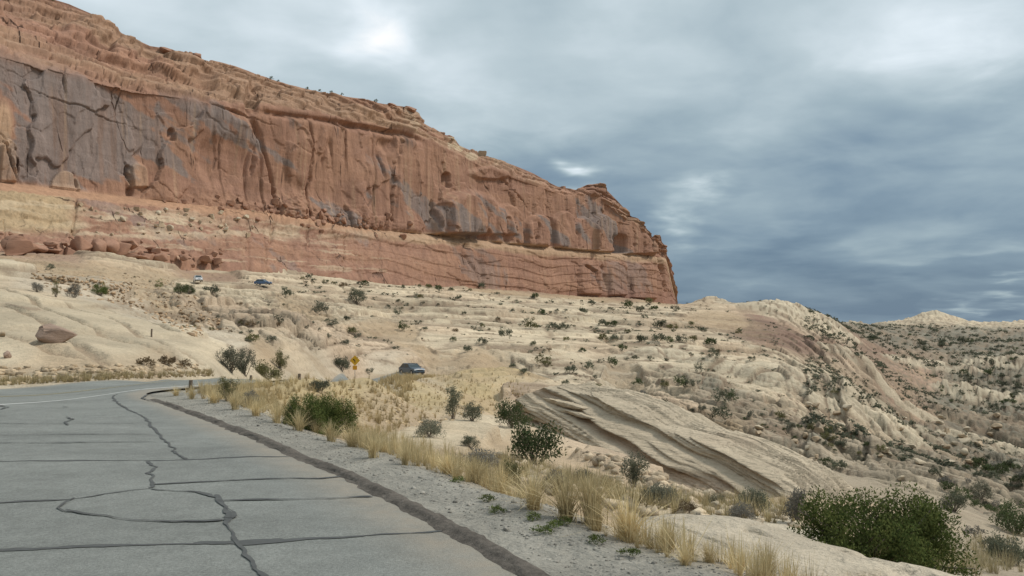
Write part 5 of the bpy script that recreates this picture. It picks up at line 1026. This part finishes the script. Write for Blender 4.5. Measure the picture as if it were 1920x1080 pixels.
# ------------------------------------------------------------------ roadside posts and the curve sign
M_WOOD = flat_mat('weathered_post_wood', (.15, .115, .085), .9, var=(.7, 1.25, 14)); M_STEEL = flat_mat('galvanised_steel', (.42, .43, .43), .5, .7)
M_YEL = flat_mat('yellow_sign_sheeting', (.62, .36, .02), .45); M_ORG = flat_mat('amber_sign_sheeting', (.60, .29, .02), .45); M_BLK = flat_mat('black_sign_ink', (.015, .015, .015), .5); M_REFL = flat_mat('white_reflector', (.7, .7, .68), .4)
def box(x0, x1, y0, y1, z0, z1, bev=0):
    V = np.array([(x, y, z) for x in (x0, x1) for y in (y0, y1) for z in (z0, z1)], float)
    return V, np.array([(0, 1, 3, 2), (4, 6, 7, 5), (0, 4, 5, 1), (2, 3, 7, 6), (0, 2, 6, 4), (1, 5, 7, 3)])
for px, py, h, lab in ((357, 733, 20, 'short dark wooden post at the tip of the grass where the road bends'), (470, 718, 14, 'short wooden post on the grass mound past the first one'), (561, 712, 11, 'short wooden post on the grass mound farthest round the bend'), (284, 632, 15, 'short dark post standing on the smooth slickrock dome')):
    p = at(px, py); hh = h * p[1] / F; o = link('roadside_post', None, None, p); tag(o, lab, 'post')
    V, Fq = tube([(0, 0, -.1), (0, 0, hh * .5), (.01, 0, hh * .97), (.01, 0, hh)], .055, .05, 10); cap = len(V) - 10; V = np.vstack([V, V[-10:].mean(0) + (0, 0, .015)])
    me = bpy.data.meshes.new('post_shaft'); me.from_pydata(V.tolist(), [], [list(map(int, f)) for f in Fq] + [[cap + i, cap + (i + 1) % 10, len(V) - 1] for i in range(10)]); me.materials.append(M_WOOD); link('shaft', me, o)
sp = at(676, 705); sgn_o = link('road_sign', None, None, (sp[0], sp[1] - 4, float(hz(sp[0], sp[1] - 4))), (0, 0, -.12)); tag(sgn_o, 'yellow diamond warning sign with an amber plate below it on a post', 'road sign')
zs = float(P(674, 676, sp[1] - 4)[2]) - sgn_o.location.z
V, Fq = box(-.03, .03, -.02, .02, -.3, zs + .45); link('post', mesh_np('sign_post', V, Fq, M_STEEL), sgn_o)
def prism(pts, y0, y1):
    n = len(pts); V = [(x, y0, z) for x, z in pts] + [(x, y1, z) for x, z in pts]
    me = bpy.data.meshes.new('plate'); me.from_pydata(V, [], [list(range(n)), list(range(2 * n - 1, n - 1, -1))] + [[i, i + n, (i + 1) % n + n, (i + 1) % n] for i in range(n)]); return me
q = .66; me = prism([(0, zs + q), (q, zs), (0, zs - q), (-q, zs)], -.028, -.022); me.materials.append(M_YEL); dm = link('diamond_panel', me, sgn_o)
me = prism([(-.05, zs - .26), (.05, zs - .26), (.05, zs - .03), (-.10, zs + .12), (-.04, zs + .20), (-.26, zs + .20), (-.24, zs - .02), (-.17, zs + .05), (-.05, zs - .07)], -.034, -.030); me.materials.append(M_BLK); link('arrow_symbol', me, dm)
me = prism([(-.28, zs - 1.15), (.28, zs - 1.15), (.28, zs - .64), (-.28, zs - .64)], -.028, -.022); me.materials.append(M_ORG); link('lower_panel', me, sgn_o)

# ------------------------------------------------------------------ vehicles
M_GLASS = flat_mat('dark_window_glass', (.035, .05, .055), .08, spec=.6); M_TYRE = flat_mat('tyre_rubber', (.02, .02, .02), .85); M_RIM = flat_mat('alloy_rim', (.45, .45, .46), .35, .8); M_LAMP = flat_mat('headlamp_lens', (.75, .78, .80), .12, spec=.7); M_TAIL = flat_mat('tail_lamp_lens', (.35, .02, .015), .2); M_TRIM = flat_mat('dark_plastic_trim', (.03, .03, .032), .6)
def loft(secs):
    n = len(secs[0]); V = np.array(secs, float).reshape(-1, 3); i = np.arange(len(secs) - 1)[:, None] * n; j = np.arange(n)[None]; j2 = (j + 1) % n
    Fc = np.stack([i + j, i + n + j, i + n + j2, i + j2], -1).reshape(-1, 4).tolist(); Fc += [list(range(n)), list(range(len(V) - 1, len(V) - n - 1, -1))]
    return V, Fc
def fmesh(name, V, Fc, mat, smooth=False):
    me = bpy.data.meshes.new(name); me.from_pydata([tuple(map(float, v)) for v in V], [], [list(map(int, f)) for f in Fc]); me.materials.append(mat)
    import bmesh
    bm = bmesh.new(); bm.from_mesh(me); bmesh.ops.recalc_face_normals(bm, faces=bm.faces); bm.to_mesh(me); bm.free()
    if smooth: me.polygons.foreach_set('use_smooth', [True] * len(me.polygons))
    return me
def make_car(pos, yaw, paint, L, W, H, hood, belt, label, grp=None, van=False):
    root = link('car', None, None, pos, (0, 0, yaw)); tag(root, label, 'car', grp); hw = W / 2; g = .24
    def ring(x, w, z0, z1): return [(x, -w, z0 + .08), (x, -w, z1 - .16), (x, -w * .93, z1 - .03), (x, -w * .7, z1), (x, w * .7, z1), (x, w * .93, z1 - .03), (x, w, z1 - .16), (x, w, z0 + .08), (x, w * .9, z0), (x, -w * .9, z0)]
    st = [(-L / 2, hw * .86, g + .16, belt * .93), (-L / 2 + .12, hw * .95, g + .05, belt), (-L * .25, hw, g, belt), (L * .05, hw, g, belt), (L * .20, hw, g, belt * .99), (L * .26, hw * .99, g, hood + .06), (L * .42, hw * .95, g, hood), (L / 2 - .08, hw * .88, g + .06, hood * .90), (L / 2, hw * .78, g + .14, hood * .76)]
    V, Fc = loft([ring(*s_) for s_ in st]); body = link('body', fmesh('car_body', V, Fc, paint, False), root)
    xr, xf = (-L / 2 + .10, L * .24) if van else (-L * .40, L * .22)
    def cab(x, w, z): return [(x, -w, z), (x, w, z)]
    x0, x1, x2, x3 = xr, xr + (.25 if van else .55), xf - .75, xf; wt_, wb2 = hw * .78, hw * .95
    V = [(x0, -wb2, belt - .04), (x0, wb2, belt - .04), (x3, wb2, belt - .06), (x3, -wb2, belt - .06), (x1, -wt_, H - .05), (x1, wt_, H - .05), (x2, wt_, H - .05), (x2, -wt_, H - .05)]
    link('windows', fmesh('car_windows', V, [(0, 3, 2, 1), (4, 5, 6, 7), (0, 1, 5, 4), (1, 2, 6, 5), (2, 3, 7, 6), (3, 0, 4, 7)], M_GLASS), root)
    V, Fc = loft([[(x, -w, H - .055), (x, -w * .9, H - .01), (x, w * .9, H - .01), (x, w, H - .055), (x, 0, H - .06)] for x, w in ((x1 - .03, wt_ * .98), ((x1 + x2) / 2, wt_ * 1.03), (x2 + .04, wt_ * .96))]); link('roof', fmesh('car_roof', V, Fc, paint), root)
    for sy in (-1, 1):
        for xa, xb in (((x0, belt - .04), (x1, H - .05)), ((x3, belt - .06), (x2, H - .05)), (((x0 + x3) / 2 - .1, belt - .05), ((x1 + x2) / 2 - .1, H - .05))):
            V, Fq = tube([(xa[0], sy * (wb2 + .004), xa[1]), (xb[0], sy * (wt_ + .004), xb[1])], .045, .04, 4); link('window_pillar', fmesh('window_pillar', V, Fq, paint), root)
        hl = loft([[(x, sy * (hw * .78) - .17, hood * .80 - .08), (x, sy * (hw * .78) + .12, hood * .80 - .08), (x, sy * (hw * .78) + .10, hood * .80 + .07), (x, sy * (hw * .78) - .15, hood * .80 + .07)] for x in (L / 2 - .16, L / 2 - .015)]); link('headlight', fmesh('headlight', *hl, M_LAMP), root)
        tl = loft([[(x, sy * hw * .80 - .10, belt - .35), (x, sy * hw * .80 + .08, belt - .35), (x, sy * hw * .80 + .08, belt - .12), (x, sy * hw * .80 - .10, belt - .12)] for x in (-L / 2 - .012, -L / 2 + .14)]); link('tail_light', fmesh('tail_light', *tl, M_TAIL), root)
        mr = loft([[(xf - .25 + dx_, sy * (hw + .02), belt), (xf - .25 + dx_, sy * (hw + .19), belt + .02), (xf - .25 + dx_, sy * (hw + .19), belt + .14), (xf - .25 + dx_, sy * (hw + .02), belt + .12)] for dx_ in (0, .09)]); link('wing_mirror', fmesh('wing_mirror', *mr, paint), root)
        for xw in (-L * .30, L * .31):
            n = 22; R_ = .36; prof_ = [(R_ * .62, -.11), (R_ * .93, -.115), (R_, -.07), (R_, .07), (R_ * .93, .115), (R_ * .62, .11)]; an = np.arange(n) * 2 * math.pi / n
            V = [(xw + r_w * math.cos(t), sy * (hw - .09) + yo, R_ + r_w * math.sin(t)) for t in an for r_w, yo in prof_]; k = len(prof_)
            Fc = [[i * k + j, ((i + 1) % n) * k + j, ((i + 1) % n) * k + j + 1, i * k + j + 1] for i in range(n) for j in range(k - 1)]; whl = link('wheel', fmesh('tyre', V, Fc, M_TYRE), root)
            V = [(xw + R_ * .64 * math.cos(t), sy * (hw - .09) + sy * .08, R_ + R_ * .64 * math.sin(t)) for t in an] + [(xw, sy * (hw - .09) + sy * .105, R_)]; link('rim', fmesh('rim', V, [[i, (i + 1) % n, n] for i in range(n)], M_RIM), whl)
    gr = loft([[(x, -hw * .42, hood * .62), (x, hw * .42, hood * .62), (x, hw * .46, hood * .80), (x, -hw * .46, hood * .80)] for x in (L / 2 - .10, L / 2 + .004)]); link('grille', fmesh('grille', *gr, M_TRIM), root)
    bpv = loft([[(x, -hw * .84, .28), (x, hw * .84, .28), (x, hw * .84, .46), (x, -hw * .84, .46)] for x in (L / 2 - .2, L / 2 + .03)]); link('bumper', fmesh('bumper', *bpv, M_TRIM), root)
    return root
def paint(name, col): return flat_mat(name, col, .28, 0, .6, (.97, 1.03, 2))
def road_at(px, py):
    p = at(px, py); zz = float(base_z([p[0]], [p[1]])[0]); return np.array((p[0], p[1], max(zz, p[2])))
make_car(road_at(772, 704), math.radians(-52), paint('slate_blue_paint', (.065, .09, .115)), 4.3, 1.8, 1.58, .98, 1.04, 'slate blue car on the road past the yellow sign')
def pad(px, py):
    p = at(px, py); g_ = np.linspace(-2.6, 2.6, 9); gx, gy = np.meshgrid(p[0] + g_, p[1] + g_); p[2] = float(hz(gx, gy).max()) - .05; return p
make_car(pad(371, 531), math.radians(-62), paint('white_paint_b', (.80, .80, .80)), 4.8, 1.85, 1.75, 1.0, 1.08, 'tiny white car on the upper road below the cliff', van=True)
make_car(pad(493, 538), math.radians(-15), paint('blue_paint', (.07, .13, .24)), 5.0, 1.85, 1.6, .95, 1.02, 'tiny blue car on the upper road below the cliff')
